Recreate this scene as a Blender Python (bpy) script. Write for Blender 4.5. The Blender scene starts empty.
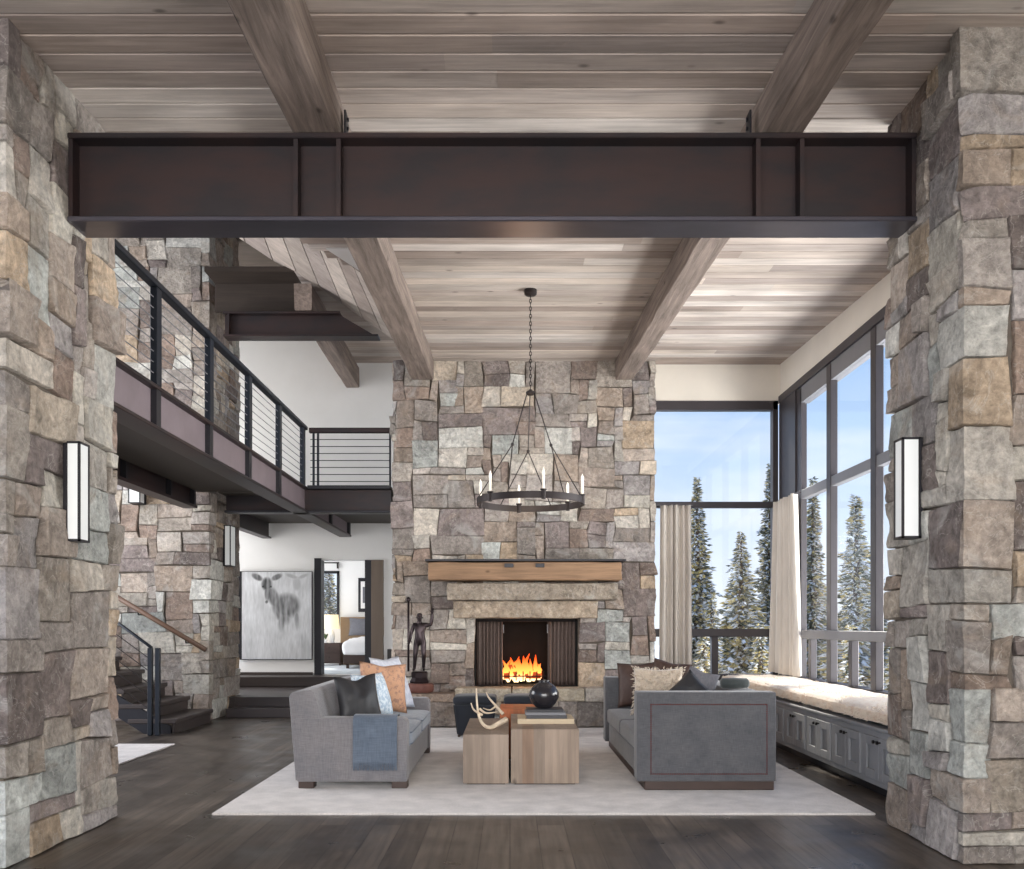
import bpy, bmesh, math, random
from mathutils import Vector, Matrix, noise

sc = bpy.context.scene
C = sc.collection
PI = math.pi
F, CX, CY, H = 900.0, 510.0, 625.0, 1.4      # focal length (px), vanishing point, eye height


def P(px, py, d):
    return Vector(((px - CX) * d / F, d, H + (CY - py) * d / F))


def PX(px, d):
    return (px - CX) * d / F


def PZ(py, d):
    return H + (CY - py) * d / F


def lin(c):
    out = []
    for v in c[:3]:
        v = v / 255.0 if max(c[:3]) > 1.0 else v
        out.append(v / 12.92 if v <= 0.04045 else ((v + 0.055) / 1.055) ** 2.4)
    return out


# ------------------------------------------------------------------ mesh builder
class MB:
    def __init__(s):
        s.v, s.f, s.c = [], [], []
        s.col = None

    def add(s, vs, fs, col=None):
        b = len(s.v)
        s.v.extend([tuple(p) for p in vs])
        for f in fs:
            s.f.append(tuple(b + i for i in f))
            s.c.append(col if col is not None else s.col)
        return s

    def box(s, x0, x1, y0, y1, z0, z1, col=None):
        vs = [(x, y, z) for z in (z0, z1) for y in (y0, y1) for x in (x0, x1)]
        fs = [(0, 2, 3, 1), (4, 5, 7, 6), (0, 1, 5, 4), (2, 6, 7, 3), (0, 4, 6, 2), (1, 3, 7, 5)]
        return s.add(vs, fs, col)

    def hexa(s, p, col=None):
        """eight corners: bottom 4 ccw then top 4 ccw"""
        fs = [(3, 2, 1, 0), (4, 5, 6, 7), (0, 1, 5, 4), (1, 2, 6, 5), (2, 3, 7, 6), (3, 0, 4, 7)]
        return s.add(p, fs, col)

    def bm(s, bm, col=None):
        bm.verts.index_update()
        s.add([v.co[:] for v in bm.verts], [[v.index for v in f.verts] for f in bm.faces], col)
        bm.free()
        return s

    def rbox(s, x0, x1, y0, y1, z0, z1, r=0.01, seg=2, col=None):
        b = bmesh.new()
        bmesh.ops.create_cube(b, size=1.0)
        for v in b.verts:
            v.co = ((x0 + x1) / 2 + v.co.x * (x1 - x0), (y0 + y1) / 2 + v.co.y * (y1 - y0), (z0 + z1) / 2 + v.co.z * (z1 - z0))
        bmesh.ops.bevel(b, geom=list(b.edges), offset=min(r, .49 * min(x1 - x0, y1 - y0, z1 - z0)), segments=seg, affect='EDGES', profile=.5)
        return s.bm(b, col)

    def prism(s, poly, axis, a0, a1, r=0.0, seg=2, col=None):
        """poly of 2-d points; axis 'y' -> (x,z), 'x' -> (y,z), 'z' -> (x,y)"""
        def m(p, a):
            return (p[0], a, p[1]) if axis == 'y' else ((a, p[0], p[1]) if axis == 'x' else (p[0], p[1], a))
        b = bmesh.new()
        lo = [b.verts.new(m(p, a0)) for p in poly]
        hi = [b.verts.new(m(p, a1)) for p in poly]
        n = len(poly)
        b.faces.new(lo)
        b.faces.new(hi[::-1])
        for i in range(n):
            b.faces.new((lo[i], hi[i], hi[(i + 1) % n], lo[(i + 1) % n]))
        bmesh.ops.recalc_face_normals(b, faces=b.faces)
        if r:
            bmesh.ops.bevel(b, geom=list(b.edges), offset=r, segments=seg, affect='EDGES', profile=.5)
        return s.bm(b, col)

    def tube(s, pts, r, n=8, col=None, cap=True):
        pts = [Vector(p) for p in pts]
        rs = r if isinstance(r, (list, tuple)) else [r] * len(pts)
        vs, fs = [], []
        t0 = (pts[1] - pts[0]).normalized()
        ref = Vector((0, 0, 1)) if abs(t0.z) < .9 else Vector((1, 0, 0))
        a = t0.cross(ref).normalized()
        for i, p in enumerate(pts):
            if i == 0:
                t = (pts[1] - pts[0])
            elif i == len(pts) - 1:
                t = (pts[-1] - pts[-2])
            else:
                t = (pts[i + 1] - pts[i - 1])
            t = t.normalized()
            a = (a - t * a.dot(t)).normalized()
            b2 = t.cross(a)
            for k in range(n):
                q = 2 * PI * k / n
                vs.append(p + (a * math.cos(q) + b2 * math.sin(q)) * rs[i])
        for i in range(len(pts) - 1):
            for k in range(n):
                fs.append((i * n + k, i * n + (k + 1) % n, (i + 1) * n + (k + 1) % n, (i + 1) * n + k))
        if cap:
            fs.append(tuple(range(n))[::-1])
            fs.append(tuple((len(pts) - 1) * n + k for k in range(n)))
        return s.add(vs, fs, col)

    def lathe(s, prof, c, n=32, col=None, a0=0.0, cap=True):
        vs, fs = [], []
        for (r, z) in prof:
            for k in range(n):
                q = a0 + 2 * PI * k / n
                vs.append((c[0] + r * math.cos(q), c[1] + r * math.sin(q), c[2] + z))
        m = len(prof)
        for i in range(m - 1):
            for k in range(n):
                fs.append((i * n + k, i * n + (k + 1) % n, (i + 1) * n + (k + 1) % n, (i + 1) * n + k))
        if cap and prof[0][0] > 1e-6:
            fs.append(tuple(range(n))[::-1])
        if cap and prof[-1][0] > 1e-6:
            fs.append(tuple((m - 1) * n + k for k in range(n)))
        return s.add(vs, fs, col)

    def soft(s, x0, x1, y0, y1, z0, z1, r=.05, puff=0.0, n=12, wob=0.0, seed=0, col=None):
        """rounded, puffed cushion block"""
        h = Vector(((x1 - x0) / 2, (y1 - y0) / 2, (z1 - z0) / 2))
        c = Vector(((x0 + x1) / 2, (y0 + y1) / 2, (z0 + z1) / 2))
        r = min(r, h.x * .98, h.y * .98, h.z * .98)
        b = bmesh.new()
        bmesh.ops.create_cube(b, size=2.0)
        bmesh.ops.subdivide_edges(b, edges=list(b.edges), cuts=n, use_grid_fill=True)
        for v in b.verts:
            # squeeze the grid towards the edges so that the rounding is well resolved
            w = [math.copysign(1 - (1 - abs(q)) ** 1.8, q) for q in v.co]
            p = Vector((w[0] * h.x, w[1] * h.y, w[2] * h.z))
            q = Vector((max(-h.x + r, min(h.x - r, p.x)), max(-h.y + r, min(h.y - r, p.y)), max(-h.z + r, min(h.z - r, p.z))))
            e = p - q
            if e.length > 1e-6:
                p = q + e.normalized() * r
            k = (1 - (p.x / h.x) ** 2) * (1 - (p.y / h.y) ** 2)
            if puff and p.z > 0:
                p.z += puff * max(0, k) ** .6 * (p.z / h.z)
            if wob:
                nv = noise.noise_vector(Vector((p.x * 6 + seed, p.y * 6, p.z * 6)))
                p += nv * wob
            v.co = c + p
        bmesh.ops.recalc_face_normals(b, faces=b.faces)
        return s.bm(b, col)

    def xf(s, M):
        s.v = [tuple(M @ Vector(p)) for p in s.v]
        return s


def origin(o):
    v = Vector((0, 0, 0))
    while o is not None:
        v += o.location
        o = o.parent
    return v


def obj(name, mb, mat, parent=None, smooth=False, keep=False):
    me = bpy.data.meshes.new(name)
    vs = [Vector(p) for p in mb.v]
    o = bpy.data.objects.new(name, me)
    C.objects.link(o)
    if parent is not None:
        o.parent = parent
        off = origin(parent)
    elif keep:
        off = Vector((0, 0, 0))
    else:
        lo = [min(p[i] for p in vs) for i in range(3)]
        hi = [max(p[i] for p in vs) for i in range(3)]
        off = Vector(((lo[0] + hi[0]) / 2, (lo[1] + hi[1]) / 2, lo[2]))
        o.location = off
    me.from_pydata([tuple(p - off) for p in vs], [], mb.f)
    if any(c is not None for c in mb.c):
        at = me.color_attributes.new('Col', 'FLOAT_COLOR', 'CORNER')
        i = 0
        for f, c in zip(mb.f, mb.c):
            c = c or (.5, .5, .5)
            if isinstance(c[0], (list, tuple)):
                for k in range(len(f)):
                    at.data[i].color = (*c[k], 1)
                    i += 1
            else:
                for _ in f:
                    at.data[i].color = (c[0], c[1], c[2], 1)
                    i += 1
    b = bmesh.new()
    b.from_mesh(me)
    b.to_mesh(me)
    b.free()
    if smooth:
        for p in me.polygons:
            p.use_smooth = True
        if smooth == 'auto':
            try:
                me.set_sharp_from_angle(angle=math.radians(38))
            except Exception:
                pass
    me.materials.append(mat)
    return o


def tag(o, label, cat, group=None, kind=None):
    o['label'] = label
    o['category'] = cat
    if group:
        o['group'] = group
    if kind:
        o['kind'] = kind
    return o


def thing(name, label, cat, loc, group=None, kind=None):
    o = bpy.data.objects.new(name, None)
    o.empty_display_size = .1
    C.objects.link(o)
    o.location = Vector(loc)
    return tag(o, label, cat, group, kind)


def struct(name, mb, mat, parent=None, smooth=False):
    o = obj(name, mb, mat, parent, smooth, keep=True)
    if parent is None:
        o['kind'] = 'structure'
    return o


def dup(root, delta, label=None):
    def rec(o, par):
        c = o.copy()
        C.objects.link(c)
        c.parent = par
        for ch in [x for x in bpy.data.objects if x.parent == o and x not in done]:
            rec(ch, c)
        done.add(c)
        return c
    done = set()
    r = rec(root, None)
    r.location = root.location + Vector(delta)
    if label:
        r['label'] = label
    return r


# ------------------------------------------------------------------ materials
def mat(name, col, rough=.6, metal=0.0, var=.12, scale=6.0, stretch=(1, 1, 1), bump=.0, bscale=None, spec=.4,
        attr=False, sheen=0.0, detail=6.0, col2=None, cfac=(.4, .6), emit=None, estr=0.0, fuzz=0.0):
    m = bpy.data.materials.new(name)
    m.use_nodes = True
    nt = m.node_tree
    N, L = nt.nodes, nt.links
    bs = N['Principled BSDF']
    bs.inputs['Roughness'].default_value = rough
    bs.inputs['Metallic'].default_value = metal
    bs.inputs['Specular IOR Level'].default_value = spec
    if sheen:
        bs.inputs['Sheen Weight'].default_value = sheen
    tc = N.new('ShaderNodeTexCoord')
    mp = N.new('ShaderNodeMapping')
    mp.inputs['Scale'].default_value = stretch
    L.new(tc.outputs['Object'], mp.inputs['Vector'])
    nz = N.new('ShaderNodeTexNoise')
    nz.inputs['Scale'].default_value = scale
    nz.inputs['Detail'].default_value = detail
    nz.inputs['Roughness'].default_value = .6
    L.new(mp.outputs['Vector'], nz.inputs['Vector'])
    if attr:
        a = N.new('ShaderNodeAttribute')
        a.attribute_name = 'Col'
        base = a.outputs['Color']
    else:
        rgb = N.new('ShaderNodeRGB')
        rgb.outputs[0].default_value = (*lin(col), 1)
        base = rgb.outputs[0]
    if col2 is not None:
        mr2 = N.new('ShaderNodeMapRange')
        mr2.inputs['From Min'].default_value = cfac[0]
        mr2.inputs['From Max'].default_value = cfac[1]
        L.new(nz.outputs['Fac'], mr2.inputs['Value'])
        mx2 = N.new('ShaderNodeMix')
        mx2.data_type = 'RGBA'
        L.new(mr2.outputs['Result'], mx2.inputs['Factor'])
        L.new(base, mx2.inputs[6])
        mx2.inputs[7].default_value = (*lin(col2), 1)
        base = mx2.outputs[2]
    if var:
        mr = N.new('ShaderNodeMapRange')
        mr.inputs['From Min'].default_value = .25
        mr.inputs['From Max'].default_value = .75
        mr.inputs['To Min'].default_value = 1 - var
        mr.inputs['To Max'].default_value = 1 + var
        L.new(nz.outputs['Fac'], mr.inputs['Value'])
        vm = N.new('ShaderNodeVectorMath')
        vm.operation = 'SCALE'
        L.new(base, vm.inputs[0])
        L.new(mr.outputs['Result'], vm.inputs['Scale'])
        base = vm.outputs[0]
    L.new(base, bs.inputs['Base Color'])
    if bump:
        n2 = N.new('ShaderNodeTexNoise')
        n2.inputs['Scale'].default_value = bscale or scale * 4
        n2.inputs['Detail'].default_value = 8
        n2.inputs['Roughness'].default_value = .65
        L.new(mp.outputs['Vector'], n2.inputs['Vector'])
        bp = N.new('ShaderNodeBump')
        bp.inputs['Strength'].default_value = bump
        bp.inputs['Distance'].default_value = .02
        L.new(n2.outputs['Fac'], bp.inputs['Height'])
        L.new(bp.outputs['Normal'], bs.inputs['Normal'])
    if emit:
        bs.inputs['Emission Color'].default_value = (*lin(emit), 1)
        bs.inputs['Emission Strength'].default_value = estr
    return m


def glass_mat():
    m = bpy.data.materials.new('window_glass')
    m.use_nodes = True
    nt = m.node_tree
    N, L = nt.nodes, nt.links
    N.remove(N['Principled BSDF'])
    out = N['Material Output']
    tr = N.new('ShaderNodeBsdfTransparent')
    tr.inputs['Color'].default_value = (.97, .98, .98, 1)
    gl = N.new('ShaderNodeBsdfGlossy')
    gl.inputs['Roughness'].default_value = .02
    mx = N.new('ShaderNodeMixShader')
    mx.inputs['Fac'].default_value = .05
    L.new(tr.outputs[0], mx.inputs[1])
    L.new(gl.outputs[0], mx.inputs[2])
    L.new(mx.outputs[0], out.inputs['Surface'])
    return m


def stone_mat():
    m = mat('ledge_stone', (128, 128, 128), rough=.85, var=.0, attr=True, spec=.2)
    nt = m.node_tree
    N, L = nt.nodes, nt.links
    bs = N['Principled BSDF']
    tc = N.new('ShaderNodeTexCoord')
    n1 = N.new('ShaderNodeTexNoise')
    n1.inputs['Scale'].default_value = 4.5
    n1.inputs['Detail'].default_value = 9
    n1.inputs['Roughness'].default_value = .68
    n1.inputs['Distortion'].default_value = .8
    n2 = N.new('ShaderNodeTexNoise')
    n2.inputs['Scale'].default_value = 22
    n2.inputs['Detail'].default_value = 9
    n2.inputs['Roughness'].default_value = .72
    n3 = N.new('ShaderNodeTexNoise')
    n3.inputs['Scale'].default_value = 2.6
    n3.inputs['Detail'].default_value = 5
    n3.inputs['Distortion'].default_value = 1.5
    for n in (n1, n2, n3):
        L.new(tc.outputs['Object'], n.inputs['Vector'])
    at = N.new('ShaderNodeAttribute')
    at.attribute_name = 'Col'

    def mr(src, a, b, c, d):
        x = N.new('ShaderNodeMapRange')
        for k, v in zip(('From Min', 'From Max', 'To Min', 'To Max'), (a, b, c, d)):
            x.inputs[k].default_value = v
        L.new(src, x.inputs['Value'])
        return x.outputs['Result']
    mul = N.new('ShaderNodeMath')
    mul.operation = 'MULTIPLY'
    L.new(mr(n1.outputs['Fac'], .3, .7, .55, 1.38), mul.inputs[0])
    L.new(mr(n2.outputs['Fac'], .3, .7, .6, 1.38), mul.inputs[1])
    sc_ = N.new('ShaderNodeVectorMath')
    sc_.operation = 'SCALE'
    L.new(at.outputs['Color'], sc_.inputs[0])
    L.new(mul.outputs[0], sc_.inputs['Scale'])
    # rusty / pale mineral patches of the rock itself
    mx = N.new('ShaderNodeMix')
    mx.data_type = 'RGBA'
    L.new(mr(n3.outputs['Fac'], .56, .74, 0, .38), mx.inputs['Factor'])
    L.new(sc_.outputs[0], mx.inputs[6])
    mx.inputs[7].default_value = (*lin((166, 146, 126)), 1)
    mx2 = N.new('ShaderNodeMix')
    mx2.data_type = 'RGBA'
    L.new(mr(n3.outputs['Fac'], .42, .28, 0, .45), mx2.inputs['Factor'])
    L.new(mx.outputs[2], mx2.inputs[6])
    mx2.inputs[7].default_value = (*lin((190, 188, 184)), 1)
    n4 = N.new('ShaderNodeTexNoise')
    n4.inputs['Scale'].default_value = 3.4
    n4.inputs['Detail'].default_value = 4
    n4.inputs['Distortion'].default_value = 2.2
    L.new(tc.outputs['Object'], n4.inputs['Vector'])
    sb_ = N.new('ShaderNodeMath')
    sb_.operation = 'SUBTRACT'
    sb_.inputs[1].default_value = .5
    L.new(n4.outputs['Fac'], sb_.inputs[0])
    ab_ = N.new('ShaderNodeMath')
    ab_.operation = 'ABSOLUTE'
    L.new(sb_.outputs[0], ab_.inputs[0])
    mx3 = N.new('ShaderNodeMix')
    mx3.data_type = 'RGBA'
    L.new(mr(ab_.outputs[0], .003, .012, .3, 0), mx3.inputs['Factor'])
    L.new(mx2.outputs[2], mx3.inputs[6])
    mx3.inputs[7].default_value = (*lin((206, 200, 192)), 1)
    L.new(mx3.outputs[2], bs.inputs['Base Color'])
    ad = N.new('ShaderNodeMath')
    ad.operation = 'ADD'
    L.new(n1.outputs['Fac'], ad.inputs[0])
    L.new(n2.outputs['Fac'], ad.inputs[1])
    bp = N.new('ShaderNodeBump')
    bp.inputs['Strength'].default_value = 1.0
    bp.inputs['Distance'].default_value = .035
    L.new(ad.outputs[0], bp.inputs['Height'])
    L.new(bp.outputs['Normal'], bs.inputs['Normal'])
    return m


def wood_attr_mat(name, axis, rough=.65, grain=.35, spec=.25, bump=.25):
    """per-board colour attribute times a stretched grain along AXIS (0 x, 1 y, 2 z)"""
    m = mat(name, (128, 128, 128), rough=rough, var=0, attr=True, spec=spec)
    nt = m.node_tree
    N, L = nt.nodes, nt.links
    bs = N['Principled BSDF']
    tc = N.new('ShaderNodeTexCoord')
    mp = N.new('ShaderNodeMapping')
    s = [22, 22, 22]
    s[axis] = 1.1
    mp.inputs['Scale'].default_value = s
    L.new(tc.outputs['Object'], mp.inputs['Vector'])
    n1 = N.new('ShaderNodeTexNoise')
    n1.inputs['Scale'].default_value = 1.0
    n1.inputs['Detail'].default_value = 8
    n1.inputs['Roughness'].default_value = .65
    n1.inputs['Distortion'].default_value = .6
    L.new(mp.outputs['Vector'], n1.inputs['Vector'])
    mp2 = N.new('ShaderNodeMapping')
    s2 = [2.4, 2.4, 2.4]
    s2[axis] = .9
    mp2.inputs['Scale'].default_value = s2
    L.new(tc.outputs['Object'], mp2.inputs['Vector'])
    n2 = N.new('ShaderNodeTexNoise')
    n2.inputs['Scale'].default_value = 1.6
    n2.inputs['Detail'].default_value = 6
    L.new(mp2.outputs['Vector'], n2.inputs['Vector'])
    vo = N.new('ShaderNodeTexVoronoi')
    vo.inputs['Scale'].default_value = 1.1
    mp3 = N.new('ShaderNodeMapping')
    s3 = [3.2, 3.2, 3.2]
    s3[axis] = 1.7
    mp3.inputs['Scale'].default_value = s3
    L.new(tc.outputs['Object'], mp3.inputs['Vector'])
    L.new(mp3.outputs['Vector'], vo.inputs['Vector'])

    def mr(src, a, b, c, d):
        x = N.new('ShaderNodeMapRange')
        for k, v in zip(('From Min', 'From Max', 'To Min', 'To Max'), (a, b, c, d)):
            x.inputs[k].default_value = v
        L.new(src, x.inputs['Value'])
        return x.outputs['Result']
    a = N.new('ShaderNodeMath')
    a.operation = 'MULTIPLY'
    L.new(mr(n1.outputs['Fac'], .3, .7, 1 - grain, 1 + grain), a.inputs[0])
    L.new(mr(n2.outputs['Fac'], .3, .7, .82, 1.16), a.inputs[1])
    b = N.new('ShaderNodeMath')
    b.operation = 'MULTIPLY'
    L.new(a.outputs[0], b.inputs[0])
    L.new(mr(vo.outputs['Distance'], .03, .09, .45, 1.0), b.inputs[1])
    at = N.new('ShaderNodeAttribute')
    at.attribute_name = 'Col'
    v = N.new('ShaderNodeVectorMath')
    v.operation = 'SCALE'
    L.new(at.outputs['Color'], v.inputs[0])
    L.new(b.outputs[0], v.inputs['Scale'])
    L.new(v.outputs[0], bs.inputs['Base Color'])
    bp = N.new('ShaderNodeBump')
    bp.inputs['Strength'].default_value = bump
    bp.inputs['Distance'].default_value = .01
    L.new(n1.outputs['Fac'], bp.inputs['Height'])
    L.new(bp.outputs['Normal'], bs.inputs['Normal'])
    return m


def weave_mat(name, col, col2, scale=260, rough=.9):
    m = mat(name, col, rough=rough, var=.10, scale=5, col2=col2, cfac=(.35, .7), sheen=.25, spec=.15)
    nt = m.node_tree
    N, L = nt.nodes, nt.links
    bs = N['Principled BSDF']
    tc = N.new('ShaderNodeTexCoord')
    hs = []
    for st in ((1, 1, .06), (.06, .06, 1)):
        mp = N.new('ShaderNodeMapping')
        mp.inputs['Scale'].default_value = st
        L.new(tc.outputs['Object'], mp.inputs['Vector'])
        nz = N.new('ShaderNodeTexNoise')
        nz.inputs['Scale'].default_value = scale
        nz.inputs['Detail'].default_value = 2
        L.new(mp.outputs['Vector'], nz.inputs['Vector'])
        hs.append(nz.outputs['Fac'])
    ad = N.new('ShaderNodeMath')
    ad.operation = 'ADD'
    L.new(hs[0], ad.inputs[0])
    L.new(hs[1], ad.inputs[1])
    mr = N.new('ShaderNodeMapRange')
    for k, v in zip(('From Min', 'From Max', 'To Min', 'To Max'), (.7, 1.3, .78, 1.2)):
        mr.inputs[k].default_value = v
    L.new(ad.outputs[0], mr.inputs['Value'])
    src = bs.inputs['Base Color'].links[0].from_socket
    v = N.new('ShaderNodeVectorMath')
    v.operation = 'SCALE'
    L.new(src, v.inputs[0])
    L.new(mr.outputs['Result'], v.inputs['Scale'])
    L.new(v.outputs[0], bs.inputs['Base Color'])
    bp = N.new('ShaderNodeBump')
    bp.inputs['Strength'].default_value = .2
    bp.inputs['Distance'].default_value = .004
    L.new(ad.outputs[0], bp.inputs['Height'])
    L.new(bp.outputs['Normal'], bs.inputs['Normal'])
    return m


def floor_mat():
    m = bpy.data.materials.new('dark_oak_boards')
    m.use_nodes = True
    nt = m.node_tree
    N, L = nt.nodes, nt.links
    bs = N['Principled BSDF']
    tc = N.new('ShaderNodeTexCoord')
    mp = N.new('ShaderNodeMapping')
    mp.inputs['Rotation'].default_value = (0, 0, PI / 2)
    L.new(tc.outputs['Object'], mp.inputs['Vector'])
    br = N.new('ShaderNodeTexBrick')
    br.inputs['Scale'].default_value = 1.0
    br.inputs['Brick Width'].default_value = 2.1
    br.inputs['Row Height'].default_value = .19
    br.inputs['Mortar Size'].default_value = .0035
    br.inputs['Color1'].default_value = (*lin((58, 51, 46)), 1)
    br.inputs['Color2'].default_value = (*lin((88, 79, 71)), 1)
    br.inputs['Mortar'].default_value = (*lin((40, 35, 32)), 1)
    br.offset = .37
    L.new(mp.outputs['Vector'], br.inputs['Vector'])
    mp2 = N.new('ShaderNodeMapping')
    mp2.inputs['Scale'].default_value = (26, 1.3, 1)
    L.new(tc.outputs['Object'], mp2.inputs['Vector'])
    n1 = N.new('ShaderNodeTexNoise')
    n1.inputs['Scale'].default_value = 1
    n1.inputs['Detail'].default_value = 8
    L.new(mp2.outputs['Vector'], n1.inputs['Vector'])
    n2 = N.new('ShaderNodeTexNoise')
    n2.inputs['Scale'].default_value = 2.2
    n2.inputs['Detail'].default_value = 6
    L.new(tc.outputs['Object'], n2.inputs['Vector'])
    mul = N.new('ShaderNodeMath')
    mul.operation = 'MULTIPLY'
    for k, (n, lo, hi) in enumerate(((n1, .62, 1.4), (n2, .55, 1.45))):
        mr = N.new('ShaderNodeMapRange')
        for kk, vv in zip(('From Min', 'From Max', 'To Min', 'To Max'), (.3, .7, lo, hi)):
            mr.inputs[kk].default_value = vv
        L.new(n.outputs['Fac'], mr.inputs['Value'])
        L.new(mr.outputs['Result'], mul.inputs[k])
    v = N.new('ShaderNodeVectorMath')
    v.operation = 'SCALE'
    L.new(br.outputs['Color'], v.inputs[0])
    L.new(mul.outputs[0], v.inputs['Scale'])
    L.new(v.outputs[0], bs.inputs['Base Color'])
    mr = N.new('ShaderNodeMapRange')
    for kk, vv in zip(('From Min', 'From Max', 'To Min', 'To Max'), (.3, .7, .25, .5)):
        mr.inputs[kk].default_value = vv
    L.new(n2.outputs['Fac'], mr.inputs['Value'])
    L.new(mr.outputs['Result'], bs.inputs['Roughness'])
    bs.inputs['Specular IOR Level'].default_value = .45
    bp = N.new('ShaderNodeBump')
    bp.inputs['Strength'].default_value = .18
    bp.inputs['Distance'].default_value = .01
    L.new(n1.outputs['Fac'], bp.inputs['Height'])
    L.new(bp.outputs['Normal'], bs.inputs['Normal'])
    return m


M = {}
M['stone'] = stone_mat()
M['mortar'] = mat('mortar', (92, 84, 76), rough=.95, var=.25, scale=14)
M['glass'] = glass_mat()
M['floor'] = floor_mat()
M['ceil'] = wood_attr_mat('weathered_ceiling_boards', 0, grain=.22)
M['ceil_y'] = wood_attr_mat('weathered_sloped_boards', 1, grain=.22)
M['beam'] = wood_attr_mat('hewn_beam_wood', 1, grain=.45, bump=.6, rough=.8)
M['block_wood'] = wood_attr_mat('bleached_block_wood', 2, grain=.2, rough=.6)
M['mantel'] = wood_attr_mat('honey_mantel_wood', 0, grain=.28, rough=.6)
M['cream'] = mat('cream_plaster', (226, 219, 208), rough=.9, var=.05, scale=2)
M['white'] = mat('white_plaster', (234, 233, 231), rough=.9, var=.03, scale=2)
M['steel'] = mat('dark_patina_steel', (56, 41, 40), rough=.46, metal=.35, var=.35, scale=3, stretch=(.5, .5, 1.5), col2=(36, 31, 33), spec=.5)
M['steel_flange'] = mat('sky_sheen_steel_flange', (104, 102, 112), rough=.3, metal=.9, var=.2, scale=3, stretch=(.3, 1, 1))  # sky reflection put into a paler, bluer, glossier metal than the beam's
M['steel_rose'] = mat('mauve_patina_steel', (128, 116, 121), rough=.5, metal=.2, var=.15, scale=3, spec=.5)
M['steel_blk'] = mat('black_steel', (38, 37, 42), rough=.42, metal=.4, var=.15, scale=8, spec=.5)
M['rail'] = mat('blue_black_rail_metal', (32, 36, 44), rough=.45, metal=.4, var=.2, scale=10)
M['soffit'] = mat('dark_soffit_boards', (62, 56, 50), rough=.7, var=.2, scale=3, stretch=(1, .2, 1))
M['winframe'] = mat('bronze_window_frame', (64, 60, 63), rough=.45, metal=.2, var=.06, scale=4)
M['winframe_lt'] = mat('grey_window_rail', (122, 122, 126), rough=.45, metal=.2, var=.06, scale=4)
M['curtain'] = mat('linen_curtain', (196, 188, 179), rough=.95, var=.1, scale=9, stretch=(3, 3, .4), sheen=.2)
M['sofa1'] = weave_mat('grey_sofa_cloth', (126, 123, 125), (106, 105, 109))
M['sofa1_seat'] = weave_mat('blue_grey_seat_cloth', (142, 150, 160), (124, 132, 143))
M['sofa2'] = weave_mat('charcoal_sofa_cloth', (94, 94, 97), (76, 77, 81))
M['plinth'] = mat('dark_walnut', (58, 42, 36), rough=.5, var=.2, scale=5)
M['nail'] = mat('oxblood_nails', (104, 46, 44), rough=.4, metal=.5, var=.1)
M['throw'] = weave_mat('slate_blue_throw', (98, 108, 122), (84, 94, 108), scale=160)
M['rug'] = weave_mat('pale_wool_rug', (204, 198, 194), (180, 174, 171), scale=90)
M['black_cloth'] = mat('black_leather', (40, 40, 43), rough=.5, var=.2, scale=12, bump=.15)
M['brown_cloth'] = mat('brown_hide', (70, 52, 46), rough=.55, var=.3, scale=10, bump=.2)
M['blue_cloth'] = mat('pale_blue_pattern', (176, 196, 214), rough=.9, var=.06, scale=34, col2=(216, 226, 234), cfac=(.47, .53))
M['ice_cloth'] = mat('ice_blue_linen', (186, 192, 206), rough=.9, var=.08, scale=14, col2=(206, 209, 218), cfac=(.4, .6))
M['orange_cloth'] = mat('orange_paisley', (196, 152, 122), rough=.9, var=.16, scale=26, col2=(152, 118, 102), cfac=(.5, .6))
M['grey_cloth'] = mat('grey_flannel', (112, 112, 118), rough=.95, var=.2, scale=40)
M['green_cloth'] = mat('dark_green_velvet', (50, 56, 56), rough=.8, var=.2, scale=9, sheen=.4)
M['fur'] = mat('cream_fur', (206, 192, 174), rough=1, var=.2, scale=34, col2=(160, 140, 120), cfac=(.5, .7), sheen=.4)
M['shearling'] = mat('shearling', (228, 214, 198), rough=1, var=.12, scale=14, col2=(196, 168, 146), cfac=(.5, .75), sheen=.4, bump=.5, bscale=70)
M['cab'] = mat('grey_painted_cabinet', (140, 141, 144), rough=.5, var=.1, scale=5, stretch=(1, 1, .3))
M['knob'] = mat('black_iron_knob', (30, 29, 30), rough=.4, metal=.6, var=.1)
M['navy'] = mat('navy_velvet', (28, 33, 42), rough=.85, var=.25, scale=8, sheen=.15)
M['bronze'] = mat('dark_bronze', (56, 48, 50), rough=.32, metal=.8, var=.3, scale=14)
M['redstone'] = mat('red_marble', (104, 68, 60), rough=.4, var=.3, scale=12)
M['iron'] = mat('wrought_iron', (46, 40, 40), rough=.5, metal=.5, var=.2, scale=12)
M['wax'] = mat('ivory_candle', (240, 236, 226), rough=.6, var=.03, emit=(255, 240, 214), estr=.25)
M['firebox'] = mat('sooty_firebrick', (20, 18, 18), rough=.95, var=.3, scale=8)
M['mesh'] = mat('fire_screen_mesh', (96, 82, 76), rough=.6, metal=.3, var=.2, scale=40)
M['log'] = mat('burning_log', (84, 50, 34), rough=.9, var=.4, scale=9, emit=(255, 90, 30), estr=.35)
M['opal'] = mat('opal_glass', (214, 216, 216), rough=.4, var=.0, emit=(250, 252, 250), estr=.1)
M['canvas'] = mat('painted_canvas', (200, 200, 200), rough=.85, var=.1, scale=30, stretch=(1, 1, .2), attr=True)
M['antler'] = mat('antler_bone', (214, 196, 172), rough=.55, var=.25, scale=18)
M['ceramic'] = mat('black_glazed_ceramic', (40, 38, 42), rough=.16, var=.1, scale=6, spec=.6)
M['paper'] = mat('book_covers', (128, 128, 128), rough=.6, var=.06, attr=True)
M['tread'] = mat('dark_stair_wood', (62, 54, 52), rough=.42, var=.2, scale=3, stretch=(.4, 2, 2))
M['handwood'] = mat('walnut_handrail', (104, 80, 66), rough=.5, var=.2, scale=8)
M['carpet'] = mat('pale_carpet', (196, 202, 206), rough=1, var=.05, scale=30)
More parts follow.
